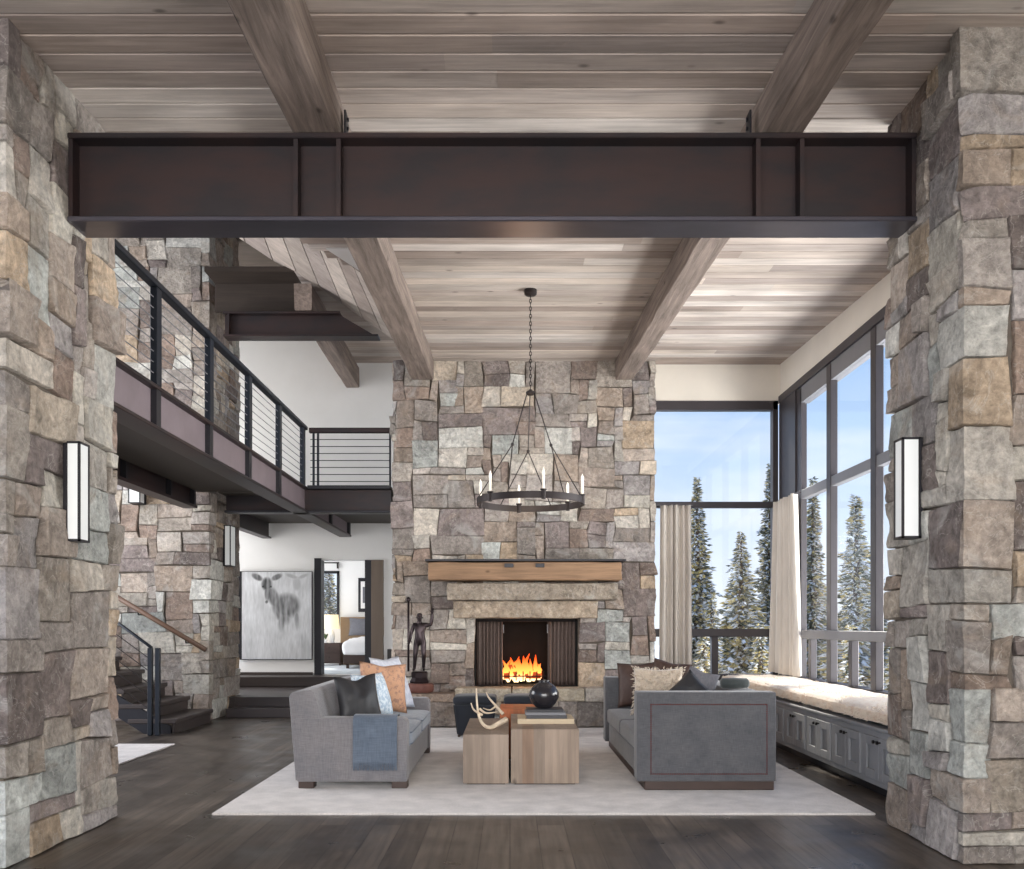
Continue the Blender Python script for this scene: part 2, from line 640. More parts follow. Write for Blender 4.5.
M['doorwood'] = mat('brown_door_wood', (112, 98, 86), rough=.5, var=.15, scale=4, stretch=(2, 2, .2))
M['headboard'] = mat('tan_headboard', (158, 134, 108), rough=.7, var=.1, scale=5)
M['bedding'] = mat('white_bedding', (232, 230, 230), rough=.95, var=.04)
M['shade'] = mat('cream_lamp_shade', (238, 226, 196), rough=.9, var=.03, emit=(255, 230, 180), estr=.5)
M['leaf'] = mat('green_leaves', (74, 92, 52), rough=.6, var=.3, scale=12)
M['snow'] = mat('snow', (240, 243, 248), rough=.8, var=.04, scale=.6)
M['bark'] = mat('conifer_bark', (88, 74, 62), rough=.95, var=.3, scale=9)
M['needles'] = mat('snowy_needles', (128, 128, 128), rough=.9, var=.25, scale=9, attr=True)
M['outlet'] = mat('dark_switch_plate', (60, 58, 58), rough=.5, var=.05)


def flame_mat():
    m = bpy.data.materials.new('flame')
    m.use_nodes = True
    nt = m.node_tree
    N, L = nt.nodes, nt.links
    N.remove(N['Principled BSDF'])
    tc = N.new('ShaderNodeTexCoord')
    sp = N.new('ShaderNodeSeparateXYZ')
    L.new(tc.outputs['Object'], sp.inputs[0])
    mr = N.new('ShaderNodeMapRange')
    mr.inputs['From Max'].default_value = .34
    L.new(sp.outputs['Z'], mr.inputs['Value'])
    cr = N.new('ShaderNodeValToRGB')
    e = cr.color_ramp.elements
    e[0].color = (1, .78, .42, 1)
    e[1].color = (.9, .07, .01, 1)
    x = e.new(.4)
    x.color = (1, .34, .06, 1)
    L.new(mr.outputs['Result'], cr.inputs['Fac'])
    em = N.new('ShaderNodeEmission')
    em.inputs['Strength'].default_value = 2.2
    L.new(cr.outputs['Color'], em.inputs['Color'])
    L.new(em.outputs[0], N['Material Output'].inputs['Surface'])
    return m


M['flame'] = flame_mat()

# ------------------------------------------------------------------ ashlar stone
PAL = [(158, 150, 142), (172, 166, 158), (140, 132, 126), (182, 176, 166), (128, 114, 106), (164, 152, 142),
       (146, 134, 125), (116, 106, 102), (174, 162, 148), (188, 186, 180), (152, 146, 144), (134, 118, 108),
       (168, 170, 166), (170, 152, 132), (152, 138, 126), (126, 116, 113), (162, 154, 148), (150, 141, 132), (176, 168, 158), (142, 134, 128)]


def stone_strip(poly, z0, z1, seed, holes=(), cell=.12, res=.045, gain=1.0, wmax=6, hmax=4, ztop=None, pal=PAL, deep=1.0):
    """dry-laid ashlar along the plan polyline POLY (outward = right of travel); holes are (u0,u1,z0,z1)"""
    R = random.Random(seed)
    segs, L = [], 0.0
    for a, b in zip(poly[:-1], poly[1:]):
        a, b = Vector((*a, 0)), Vector((*b, 0))
        l = (b - a).length
        t = (b - a) / l
        segs.append((L, L + l, a, t, Vector((t.y, -t.x, 0))))
        L += l
    nx, nz = max(1, round(L / cell)), max(1, round((z1 - z0) / (cell * .76)))
    du, dz = L / nx, (z1 - z0) / nz

    def at(u, h):
        u = max(0, min(L, u))
        for (s0, s1, a, t, n) in segs:
            if u <= s1 + 1e-9:
                break
        p = a + t * (u - s0)
        nn = n
        # mitre near the bends so corner stones wrap round
        for (q0, q1, a2, t2, n2) in segs:
            if abs(q0 - u) < 1e-6 and q0 > 0 and q0 != s0 or (abs(q1 - u) < 1e-6 and q1 < L):
                k = [g for g in segs if abs(g[0] - u) < 1e-6 or abs(g[1] - u) < 1e-6]
                if len(k) == 2:
                    nn = (k[0][4] + k[1][4])
                break
        return p + nn * h

    corners = [s[1] for s in segs[:-1]]
    occ = [[False] * nz for _ in range(nx)]
    for (u0, u1, h0, h1) in holes:
        for i in range(nx):
            for j in range(nz):
                if u0 <= (i + .5) * du <= u1 and h0 <= z0 + (j + .5) * dz <= h1:
                    occ[i][j] = True
    jit = {}

    def node(i, j):
        if (i, j) not in jit:
            ju = R.uniform(-.24, .24) * du if 0 < i < nx else 0
            jz = R.uniform(-.2, .2) * dz if 0 < j < nz else 0
            jit[(i, j)] = (i * du + ju, z0 + j * dz + jz)
        return jit[(i, j)]
    mb = MB()
    for j in range(nz):
        for i in range(nx):
            if occ[i][j]:
                continue
            k = R.random()
            if k < .17:
                w, h = R.randint(2, 4), 1
            elif k < .58:
                w, h = R.randint(2, 4), R.randint(2, 3)
            elif k < .93:
                w, h = R.randint(3, wmax), R.randint(2, hmax)
            else:
                w, h = R.randint(1, 2), R.randint(2, 3)
            w = min(w, nx - i)
            ww = 0
            while ww < w and not occ[i + ww][j]:
                ww += 1
            w = ww
            if nx - i - w == 1:
                w = w + 1 if not occ[nx - 1][j] else w
            h = min(h, nz - j)
            if nz - j - h == 1:
                h += 1
            hh = 1
            while hh < h and all(not occ[i + a][j + hh] for a in range(w)):
                hh += 1
            h = hh
            for a in range(w):
                for b in range(h):
                    occ[i + a][j + b] = True
            c00, c10, c11, c01 = node(i, j), node(i + w, j), node(i + w, j + h), node(i, j + h)
            gap = R.uniform(.0015, .004)
            off = R.uniform(.024, .046) * deep if R.random() > .08 else R.uniform(.055, .08) * deep
            cu = (c00[0] + c10[0]) / 2
            tu, tz = R.uniform(-.007, .007) * deep, R.uniform(-.007, .007) * deep
            n = max(3, int(w * du / res))
            m = max(3, int(h * dz / res))
            kj = R.uniform(.9, 1.1) * gain
            col = lin([min(250, c * kj) for c in pal[R.randrange(len(pal))]])
            sd = R.uniform(0, 99)
            rough = R.uniform(.006, .024) * deep
            eu, ez = min(.2, .009 / (w * du)), min(.2, .009 / (h * dz))
            us = [0, eu] + [q / n for q in range(1, n)] + [1 - eu, 1]
            ts = [0, ez] + [q / m for q in range(1, m)] + [1 - ez, 1]
            n, m = n + 2, m + 2
            # snap a column to a bend of the wall
            for cc in corners:
                ua, ub = c00[0], c10[0]
                if ua + .02 < cc < ub - .02:
                    f = (cc - ua) / (ub - ua)
                    k0 = min(range(2, n - 1), key=lambda q: abs(us[q] - f)) if n > 1 else 1
                    us[k0] = f
            vs, fs = [], []
            snap = {}
            for b in range(m + 1):
                t = ts[b]
                for a in range(n + 1):
                    s = us[a]
                    u = (c00[0] * (1 - s) + c10[0] * s) * (1 - t) + (c01[0] * (1 - s) + c11[0] * s) * t
                    z = (c00[1] * (1 - s) + c10[1] * s) * (1 - t) + (c01[1] * (1 - s) + c11[1] * s) * t
                    for cc in corners:
                        if c00[0] + .02 < cc < c10[0] - .02 and abs(s - (cc - c00[0]) / (c10[0] - c00[0])) < 1e-6:
                            u = cc
                    e = min(s * w * du, (1 - s) * w * du, t * h * dz, (1 - t) * h * dz)
                    wx = noise.noise(Vector((u * 9 + sd, z * 9, 3))) * .008
                    if a == 0:
                        u += gap + wx if c00[0] > 0 else 0
                    if a == n:
                        u -= gap - wx if i + w < nx else 0
                    if b == 0:
                        z += gap + wx * .7
                    if b == m:
                        z -= gap - wx * .7 if j + h < nz else 0
                    d = off + tu * (s - .5) * 2 + tz * (t - .5) * 2
                    d += noise.noise(Vector((u * 4 + sd, z * 4, sd))) * rough * 1.3
                    d += abs(noise.noise(Vector((u * 11 + sd, z * 11, sd * 2)))) * rough
                    if e < .001:
                        d -= .010 * deep
                    vs.append((u, z, max(.004, d)))
            pts = [None] * len(vs)
            for q, (u, z, d) in enumerate(vs):
                p = at(u, d)
                pts[q] = (p.x, p.y, z)
            W = n + 1
            for b in range(m):
                for a in range(n):
                    fs.append((b * W + a, b * W + a + 1, (b + 1) * W + a + 1, (b + 1) * W + a))
            # rim back to the bedding
            ring = [a for a in range(W)] + [b * W + n for b in range(1, m + 1)] + [m * W + a for a in range(n - 1, -1, -1)] + [b * W for b in range(m - 1, 0, -1)]
            base = len(pts)
            for q in ring:
                u, z, d = vs[q]
                p = at(u, -.01)
                pts.append((p.x, p.y, z))
            k = len(ring)
            for q in range(k):
                fs.append((ring[q], base + q, base + (q + 1) % k, ring[(q + 1) % k]))
            mb.add(pts, fs, col)
    return mb


def backing(mb_boxes):
    b = MB()
    for q in mb_boxes:
        b.box(*q)
    return b


def stone_wall(name, mb, boxes):
    o = struct(name, mb, M['stone'], smooth='auto')
    struct('mortar_core', backing(boxes), M['mortar'], o)
    return o


# ------------------------------------------------------------------ setting: levels
XL, XR = -2.875, 2.645              # faces of the two stone piers
YF = 12.8                          # fireplace wall
YW, XW = 13.0, 3.9                 # window walls
YH = 17.0                          # hall wall
XG = -3.02                         # gallery edge
XGL = -4.6                         # gallery outer girder


def zc(d):                         # underside of the low timber ceiling
    return 4.905 + .039 * (d - 6.45)


def zb(d):                         # underside of its timber beams
    return 4.594 + .0396 * (d - 5.83)


b = MB().box(-9, XW + .2, -4.5, 13.2, -.12, 0).box(-9, -1.5, 13.2, 14.2, -.12, 0)
struct('floor', b, M['floor'])

# stone piers and walls
e = .04
mb = stone_strip([(-4.2, 5.14 + e), (XL - e, 5.14 + e), (XL - e, 6.58 - e), (-4.2, 6.58 - e)], 0, 4.9, 11, cell=.135, res=.035, wmax=5, gain=1.08)
stone_wall('wall_left', mb, [(-4.2, XL - e, 5.14 + e, 6.58 - e, 0, 4.9)])
mb = stone_strip([(4.0, 6.31 - e), (XR + e, 6.31 - e), (XR + e, 5.25 + e), (4.4, 5.25 + e)], 0, 4.9, 24, cell=.135, res=.035, wmax=5, gain=1.0)
stone_wall('wall_right', mb, [(XR + e, 4.4, 5.25 + e, 6.31 - e, 0, 4.9)])

FX0, FX1 = -1.68 + e, 2.06 - e
FY = YF + e
OX0, OX1, OZ0, OZ1 = PX(474, YF), PX(578, YF), .53, PZ(619, YF)
u0 = 15.2 - FY
mb = stone_strip([(FX0, 15.2), (FX0, FY), (FX1, FY), (FX1, 13.05)], 0, 5.17, 5, cell=.125, res=.05,
                 holes=[(u0 + OX0 - FX0, u0 + OX1 - FX0, 0, OZ1)], gain=1.08)
stone_wall('wall_fireplace', mb, [(FX0, OX0, FY, 15.2, 0, 5.17), (OX1, FX1, FY, 13.4, 0, 5.17), (OX0, OX1, FY, 13.4, OZ1, 5.17), (OX0, OX1, FY, 13.4, 0, OZ0)])

mb = stone_strip([(-8.5, 13.1 + e), (-4.38 - e, 13.1 + e), (-4.38 - e, 14.6)], 0, 7.6, 8, cell=.13, res=.06, gain=1.04)
stone_wall('wall_stair', mb, [(-8.5, -4.38 - e, 13.1 + e, 14.6, 0, 7.6)])

# timber ceiling of separate boards
RB = random.Random(3)
BOARD = [(172, 160, 151), (186, 176, 168), (162, 148, 139), (194, 185, 178), (176, 164, 156), (164, 152, 145), (184, 172, 162)]


def board_col(g=1.0):
    c = BOARD[RB.randrange(len(BOARD))]
    k = RB.uniform(.93, 1.07) * g
    return lin([v * k for v in c])


def ceil_left(d):
    if d < 6.6:
        return -4.2
    if d < 8.5:
        return -1.95
    if d < 9.3:
        return -1.95 + (d - 8.5) / .8 * .5
    return -1.45


mb = MB()
wd = .188
y = -4.5
k = 0
while y < YW + .1:
    x = ceil_left(y + wd / 2)
    xe = XW + .1
    while x < xe - .01:
        l = RB.uniform(2.4, 4.4)
        x2 = xe if xe - x - l < .9 else x + l
        g = .003
        z = zc(y) + RB.uniform(0, .004)
        z2 = z + .039 * wd
        ya, yb = y + g, y + wd - g
        bv = .009
        c = board_col()
        # plank with chamfered long edges
        sec = [(ya, z + bv), (ya + bv, z), (yb - bv, z2), (yb, z2 + bv), (yb, z2 + .03), (ya, z + .03)]
        n = len(sec)
        vs = [(x, p[0], p[1]) for p in sec] + [(x2, p[0], p[1]) for p in sec]
        fs = [tuple(range(n))[::-1], tuple(range(n, 2 * n))] + [(i, (i + 1) % n, n + (i + 1) % n, n + i) for i in range(n)]
        mb.add(vs, fs, c)
        x = x2
    y += wd
ceiling = struct('ceiling', mb, M['ceil'])
r = MB().hexa([(-4.2, -4.6, zc(-4.6) + .035), (XW + .2, -4.6, zc(-4.6) + .035), (XW + .2, 6.6, zc(6.6) + .035), (-4.2, 6.6, zc(6.6) + .035),
               (-4.2, -4.6, zc(-4.6) + .3), (XW + .2, -4.6, zc(-4.6) + .3), (XW + .2, 6.6, zc(6.6) + .3), (-4.2, 6.6, zc(6.6) + .3)])
r.hexa([(-1.44, 6.6, zc(6.6) + .035), (XW + .2, 6.6, zc(6.6) + .035), (XW + .2, 13.1, zc(13.1) + .035), (-1.44, 13.1, zc(13.1) + .035),
        (-1.44, 6.6, zc(6.6) + .3), (XW + .2, 6.6, zc(6.6) + .3), (XW + .2, 13.1, zc(13.1) + .3), (-1.44, 13.1, zc(13.1) + .3)])
r.hexa([(-1.94, 6.6, zc(6.6) + .035), (-1.44, 6.6, zc(6.6) + .035), (-1.44, 9.3, zc(9.3) + .035), (-1.94, 8.5, zc(8.5) + .035),
        (-1.94, 6.6, zc(6.6) + .3), (-1.44, 6.6, zc(6.6) + .3), (-1.44, 9.3, zc(9.3) + .3), (-1.94, 8.5, zc(8.5) + .3)])
struct('roof_deck', r, M['soffit'], ceiling)

# high ceiling over hall and gallery
mb = MB()
y = 12.6
while y < YH:
    mb.box(-3.02, -1.5, y + .003, y + .187, 6.35, 6.39, board_col(.95))
    y += .19
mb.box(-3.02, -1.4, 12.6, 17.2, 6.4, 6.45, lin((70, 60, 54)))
mb.box(-4.28, -3.02, 12.6, 13.1, 6.35, 6.42, lin((58, 50, 45)))  # boards coloured dark, the gloom of the unlit roof put into them
mb.box(-4.28, -3.1, 13.05, 13.1, 5.945, 6.35, lin((58, 50, 45)))  # added dark panel standing in for shade above the high steel beam
mb.box(-8.6, -1.4, 4.6, 17.2, 7.6, 7.7, lin((90, 80, 72)))
mb.box(-3.06, -3.02, 13.1, 17.0, 6.36, 7.6, lin((150, 138, 128)))
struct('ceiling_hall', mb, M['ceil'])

# sloped boarded roof slope between the low ceiling and the high hall ceiling
A1, A2 = P(312, 236, 8.4), P(362, 274, 9.23)
A2b = Vector((-1.42, 9.9, 5.12))
B1, B2 = P(312, 283, 13.0), P(391, 343, 15.7)
nrm = (A2 - A1).cross(B1 - A1).normalized()
if nrm.z > 0:
    nrm = -nrm


def on_q(px, py):
    dr = Vector(((px - CX) / F, 1, (CY - py) / F))
    o = Vector((0, 0, H))
    t = (A1 - o).dot(nrm) / dr.dot(nrm)
    return o + dr * t


mb = MB()
# boards fan along the slope in strips
for q in range(11):
    t0, t1 = q / 11 + .002, (q + 1) / 11 - .002
    nearL = Vector((-4.6, 7.2, 0))
    e0 = A2b.lerp(Vector((-4.4, 5.2, 0)), 0)
    # lower end runs along the low ceiling's edge, upper end along the hall ceiling's edge
    lo_a, lo_b = Vector((-1.45, 9.4)), Vector((-2.85, 5.9))
    hi_a, hi_b = Vector((-1.95, 15.9)), Vector((-4.5, 10.0))
    c = board_col(1.0)
    vs = []
    for (pa, pb, t) in ((lo_a, lo_b, t0), (lo_a, lo_b, t1), (hi_a, hi_b, t1), (hi_a, hi_b, t0)):
        p = pa.lerp(pb, t)
        z = A1.z - (nrm.x * (p.x - A1.x) + nrm.y * (p.y - A1.y)) / nrm.z
        vs.append((p.x, p.y, z))
    mb.hexa(vs + [(a, bb, cz + .04) for (a, bb, cz) in vs], c)
struct('ceiling_slope', mb, M['ceil_y'])
v = []
mb = MB()
tri = [P(326, 247, 8.56), P(349, 247, 8.56), P(361, 270, 9.0)]  # white panel added in place of a lit gap beside the slope
tri = [Vector((p.x, p.y, p.z - .02)) for p in tri]
mb.add([tuple(p) for p in tri] + [(p.x, p.y, p.z + .015) for p in tri], [(0, 1, 2), (5, 4, 3), (0, 3, 4, 1), (1, 4, 5, 2), (2, 5, 3, 0)])
struct('lit_gap_panel', mb, M['white'])

# cream walls
mb = MB()
mb.box(2.0, XW + .3, YW, YW + .22, PZ(401, YW), zc(YW) + .1)
mb.box(2.0, XW + .3, YW, YW + .22, -.1, PZ(690, YW))
struct('wall_back', mb, M['cream'])
mb = MB()
mb.box(XW, XW + .24, -4.5, YW, PZ(398, YW), 5.25)
mb.box(XW, XW + .24, -4.5, YW, -.1, .62)
mb.box(XW + .1, XW + .3, -4.5, 5.6, 0, 5.25)
struct('wall_window_side', mb, M['cream'])

# hall wall with the bedroom doorway
DX0, DX1, DZ1, ZL = PX(318, YH), PX(384, YH), PZ(560, YH), .46
mb = MB()
mb.box(-8.5, DX0, YH, YH + .2, 0, 7.6)
mb.box(DX1, -1.2, YH, YH + .2, 0, 7.6)
mb.box(DX0, DX1, YH, YH + .2, DZ1, 7.6)
mb.box(DX0, DX1, YH, YH + .2, 0, ZL)
struct('wall_hall', mb, M['white'])
mb = MB().box(-1.68 + .06, -1.2, 15.2, YH, 0, 6.5)
struct('wall_hall_right', mb, M['white'])
mb = MB().box(-5.3, -1.6, 13.98, 16.3, 0, .28).box(-5.3, -1.6, 16.3, YH + .0, 0, ZL)
struct('floor_hall', mb, M['tread'])
mb = MB().rbox(-5.28, -3.72, 16.96, YH, ZL, ZL + .05, .004)
struct('baseboard_hall', mb, M['tread'])
# bedroom shell
mb = MB().box(-7, -1.0, YH + .2, 21.7, ZL - .1, ZL)
struct('floor_bedroom', mb, M['carpet'])
YB = 21.5
bx0, bx1, bz0, bz1 = PX(319, YB), PX(339.5, YB), PZ(626, YB), PZ(571, YB)
mb = MB()
mb.box(-7, bx0, YB, YB + .2, 0, 3.4).box(bx1, -1, YB, YB + .2, 0, 3.4).box(bx0, bx1, YB, YB + .2, bz1, 3.4).box(bx0, bx1, YB, YB + .2, 0, bz0)
struct('wall_bedroom', mb, M['white'])
mb = MB().box(-7.2, -.9, YH + .2, YB + .2, 3.3, 3.4)
struct('ceiling_bedroom', mb, M['white'])
mb = MB().box(-1.1, -.9, YH + .2, YB, 0, 3.4)
struct('wall_bedroom_right', mb, M['white'])

# steps up to the hall
st = thing('hall_steps', 'dark wooden steps rising to the hall in front of the deer painting', 'steps', (-3, 13.6, 0))
obj('step', MB().rbox(-4.28, -1.77, 13.55, 13.98, 0, .14, .012), M['tread'], st)
obj('step', MB().rbox(-4.26, -1.77, 13.93, 14.35, .02, .285, .012), M['tread'], st)
obj('step', MB().rbox(-4.9, -1.77, 16.22, 16.5, .285, .465, .012), M['tread'], st)

# doorway: jambs and open door
dr = MB()
dr.box(DX0 - .06, DX0 + .07, YH - .05, YH + .24, 0.3, DZ1 + .03)
dr2 = struct('door_1', dr, M['steel_blk'])
struct('door_jamb', MB().box(PX(365, YH), PX(371.5, YH), YH - .02, YH + .24, ZL, DZ1), M['steel_blk'], dr2)
struct('door_leaf', MB().rbox(PX(371.5, YH), PX(383.5, YH), YH - .04, YH + .05, ZL, DZ1, .005), M['doorwood'], dr2)

# ------------------------------------------------------------------ windows
def bar(mb, x0, x1, y0, y1, z0, z1):
    mb.rbox(x0, x1, y0, y1, z0, z1, .006, 1)


# back window
Y0 = YW - .02
zt, zb_, ztr, zr = PZ(401, YW), PZ(690, YW), PZ(504.5, YW), PZ(633, YW)
x0, x1 = 2.03, PX(778, YW)
w1 = MB()
bar(w1, x0, x1, Y0, Y0 + .14, PZ(410, YW), zt)
bar(w1, x0, x1, Y0, Y0 + .14, zb_, PZ(674, YW))
bar(w1, x0, x0 + .05, Y0, Y0 + .14, zb_, zt)
bar(w1, PX(772.5, YW), x1, Y0, Y0 + .14, zb_, zt)
win1 = struct('window_1', w1, M['winframe'])
t = MB()
bar(t, x0 + .05, x1 - .06, Y0 + .01, Y0 + .12, ztr - .045, ztr + .04)
struct('transom', t, M['winframe'], win1)
t = MB()
bar(t, x0 + .05, x1 - .06, Y0 - .01, Y0 + .12, zr - .055, zr + .06)
struct('rail', t, M['winframe'], win1)
t = MB()
bar(t, PX(711.5, YW), PX(718, YW), Y0, Y0 + .12, PZ(674, YW), zr - .055)
struct('mullion', t, M['winframe'], win1)
for (za, zz) in ((ztr + .04, PZ(410, YW)), (zr + .06, ztr - .045), (PZ(674, YW), zr - .055)):
    struct('pane', MB().box(x0 + .05, x1 - .06, Y0 + .06, Y0 + .072, za, zz), M['glass'], win1)

# window along the right wall
yr0, yr1 = 5.6, YW - .02
zt2 = PZ(398, YW)
w2 = MB()
w2.box(XW - .03, XW + .1, yr0, yr1, zt2 - .09, zt2 + .015)
w2.box(XW - .0, XW + .14, yr0, yr1, .62, .70)
win2 = struct('window_2', w2, M['winframe'])
t = MB().box(XW - .02, XW + .14, 12.25, yr1, .62, zt2 - .02).box(XW + .0, XW + .05, 12.05, 12.27, .62, zt2 - .09)
struct('corner_post', t, M['winframe'], win2)
struct('head', MB().box(XW + .0, XW + .12, yr0, 12.1, zt2 - .3, zt2 - .09), M['winframe_lt'], win2)  # lighter grey paints in skylight on the underside of the head
ymul = [11.0, 9.65, 8.3, 6.95]
for ym in ymul:
    t = MB()
    bar(t, XW - .01, XW + .08, ym - .07, ym + .07, .7, zt2 - .09)
    struct('mullion', t, M['winframe'], win2)
zt3 = PZ(504, YW)
t = MB()
bar(t, XW + .0, XW + .1, yr0, 12.06, zt3 - .06, zt3 + .06)
struct('transom', t, M['winframe_lt'], win2)
zr2 = zr
t = MB()
bar(t, XW - .06, XW + .1, yr0, 12.1, zr2 - .06, zr2 + .05)
struct('rail', t, M['winframe_lt'], win2)
for ym in [11.7, 10.3, 8.95, 7.6]:
    t = MB()
    bar(t, XW - .01, XW + .075, ym - .05, ym + .05, .7, zr2 - .06)
    struct('mullion', t, M['winframe'], win2)
for (za, zz) in ((zt3 + .06, zt2 - .3), (zr2 + .05, zt3 - .06), (.7, zr2 - .06)):
    struct('pane', MB().box(XW + .04, XW + .05, yr0, 12.06, za, zz), M['glass'], win2)

# bedroom window
w3 = MB()
f = .06
w3.box(bx0, bx1, YB - .03, YB + .1, bz1 - f, bz1).box(bx0, bx1, YB - .03, YB + .1, bz0, bz0 + f)
w3.box(bx0, bx0 + f, YB - .03, YB + .1, bz0, bz1).box(bx1 - f, bx1, YB - .03, YB + .1, bz0, bz1)
win3 = struct('window_3', w3, M['steel_blk'])
struct('pane', MB().box(bx0 + f, bx1 - f, YB + .03, YB + .04, bz0 + f, bz1 - f), M['glass'], win3)

# ------------------------------------------------------------------ beams
def i_beam_x(name, label, x0, x1, y0, y1, z0, z1, stiff, m, ft=.035, wt=.04, ends=True):
    t = thing(name, label, 'beam', ((x0 + x1) / 2, (y0 + y1) / 2, z0), kind='thing')
    ym = (y0 + y1) / 2
    obj('web', MB().box(x0, x1, ym - wt / 2, ym + wt / 2, z0 + ft, z1 - ft), m, t)
    obj('top_flange', MB().rbox(x0, x1, y0, y1, z1 - ft, z1, .006, 1), m, t)
    obj('bottom_flange', MB().rbox(x0, x1, y0, y1, z0, z0 + ft, .006, 1), M['steel_flange'], t)
    for s in stiff:
        obj('stiffener', MB().box(s - .014, s + .014, y0 + .015, y1 - .015, z0 + ft, z1 - ft), m, t)
    return t


yb0, yb1 = 5.83, 6.09
zt_, zb2 = PZ(132, yb0), PZ(221, yb0)
sx = [XL + .02, PX(295, yb0), PX(338, yb0), PX(759, yb0), PX(803, yb0), XR - .02]
sb = i_beam_x('steel_beam', 'huge dark steel beam spanning overhead between the two stone piers', XL + .004, XR - .004, yb0, yb1, zb2, zt_, sx, M['steel'])


def hewn(name, label, xa0, xa1, xb0, xb1, ya, yb, zlo, zhi, seed, cat='beam'):
    """rough-sawn timber from y=ya (x span xa) to y=yb (x span xb)"""
    R = random.Random(seed)
    mb = MB()
    n = 60
    prof_n = 4
    vs, fs = [], []
    for i in range(n + 1):
        t = i / n
        y = ya + (yb - ya) * t
        l, rr = xa0 + (xb0 - xa0) * t, xa1 + (xb1 - xa1) * t
        z0, z1 = zlo(y), zhi(y)
        ring = []
        ch = .014
        pts = [(l + ch, z0), (rr - ch, z0), (rr, z0 + ch), (rr, z1), (l, z1), (l, z0 + ch)]
        for (px, pz) in pts:
            nv = noise.noise_vector(Vector((px * 3 + seed, y * 1.6, pz * 3)))
            nv2 = noise.noise_vector(Vector((px * 9 + seed, y * 7, pz * 9)))
            low = pz < z1 - .01
            vs.append((px + nv.x * .012 + nv2.x * .005, y, pz + (nv.z * .01 + nv2.z * .004 if low else 0)))
    k = 6
    for i in range(n):
        for q in range(k):
            fs.append((i * k + q, (i + 1) * k + q, (i + 1) * k + (q + 1) % k, i * k + (q + 1) % k))
    fs.append(tuple(range(k)))
    fs.append(tuple(n * k + q for q in range(k))[::-1])
    mb.add(vs, fs, lin((128, 115, 107)))
    o = obj(name, mb, M['beam'], None, 'auto')
    return tag(o, label, cat, kind='thing')


def ext(xa, xb, d):       # straight line through the two measured stations 5.83 and 12.8
    return xa + (xb - xa) * (d - 5.83) / (12.8 - 5.83)


ya, yb_ = -4.4, YF - .075
hewn('timber_beam', 'weathered timber ceiling beam left of the chandelier, running towards the fireplace',
     ext(-1.426, -1.392, ya), ext(-1.123, -1.075, ya), ext(-1.426, -1.392, yb_), ext(-1.123, -1.075, yb_), ya, yb_, lambda y: zb(y) + .005, lambda y: zc(y) - .006, 3)
hewn('timber_beam', 'weathered timber ceiling beam right of the chandelier, ending above the fireplace corner',
     ext(1.648, 1.486, ya), ext(1.913, 1.742, ya), ext(1.648, 1.486, yb_), ext(1.913, 1.742, yb_), ya, yb_, lambda y: zb(y) + .005, lambda y: zc(y) - .006, 9)
# small steel angle brackets where timbers sit on the steel
for (xx, yy, lab) in ((-1.10, 6.0, 'small dark steel bracket on the left timber beam above the steel beam'),
                      (1.60, 6.0, 'small dark steel bracket on the right timber beam above the steel beam')):
    s = 1 if xx < 0 else -1
    br = MB().box(min(xx, xx + s * .012), max(xx, xx + s * .012), yy - .04, yy + .06, zt_ + .005, zt_ + .22)
    br.box(min(xx, xx + s * .07), max(xx, xx + s * .07), yy - .04, yy + .06, zt_ + .003, zt_ + .015)
    for q in range(3):
        br.rbox(min(xx + s * .012, xx + s * .024), max(xx + s * .012, xx + s * .024), yy, yy + .022, zt_ + .05 + q * .06, zt_ + .072 + q * .06, .004, 1)
    tag(obj('steel_bracket', br, M['steel_blk']), lab, 'bracket')

# upper steel beam + rafter in the hall roof
ub = thing('steel_beam', 'short dark steel beam high up beside the stone stair wall, under the sloped boards', 'beam', (-3, 12.92, PZ(336, 12.8)), kind='thing')
uz0, uz1, ua = PZ(336, 12.8), PZ(311, 12.8), PX(226, 12.95)
obj('web', MB().prism([(ua, uz0 + .03), (PX(376, 12.9), uz0 + .03), (PX(341, 12.9), uz1 - .03), (ua, uz1 - .03)], 'y', 12.9, 12.94), M['steel'], ub)
obj('top_flange', MB().rbox(ua, PX(341, 12.9), 12.8, 13.03, uz1 - .03, uz1, .005, 1), M['steel'], ub)
obj('bottom_flange', MB().rbox(ua, PX(379, 12.9), 12.8, 13.03, uz0, uz0 + .03, .005, 1), M['steel'], ub)
obj('stiffener', MB().box(ua + .06, ua + .085, 12.81, 13.02, uz0 + .03, uz1 - .03), M['steel'], ub)
hewn('roof_rafter', 'pale timber rafter resting on the short high steel beam', -3.06, -2.82, -3.1, -2.84, 12.78, YH - .02, lambda y: PZ(311, 12.8) + .012, lambda y: 6.25, 5, 'rafter')

# ------------------------------------------------------------------ gallery (bridge)
zg1, zg0 = 3.44, 3.06
g = thing('gallery_bridge', 'dark steel upper gallery walkway running back along the left side', 'gallery', (-3.8, 11, 3.0), kind='thing')
y0g = 6.66
# edge girder
obj('web', MB().box(XG - .06, XG - .03, y0g, YH - .02, zg0 + .03, zg1 - .03), M['steel_rose'], g)
obj('top_flange', MB().rbox(XG - .2, XG + .03, y0g, 13.3, zg1 - .035, zg1, .006, 1), M['steel'], g)
obj('bottom_flange', MB().rbox(XG - .2, XG + .03, y0g, YH - .02, zg0, zg0 + .035, .006, 1), M['steel'], g)
posts_y = [7.69 + 1.36 * i for i in range(5)]
for py in posts_y[:-1] + [15.2, 16.9]:
    obj('stiffener', MB().box(XG - .03, XG + .02, py - .05, py + .05, zg0 + .035, zg1 - .035), M['steel_blk'], g)
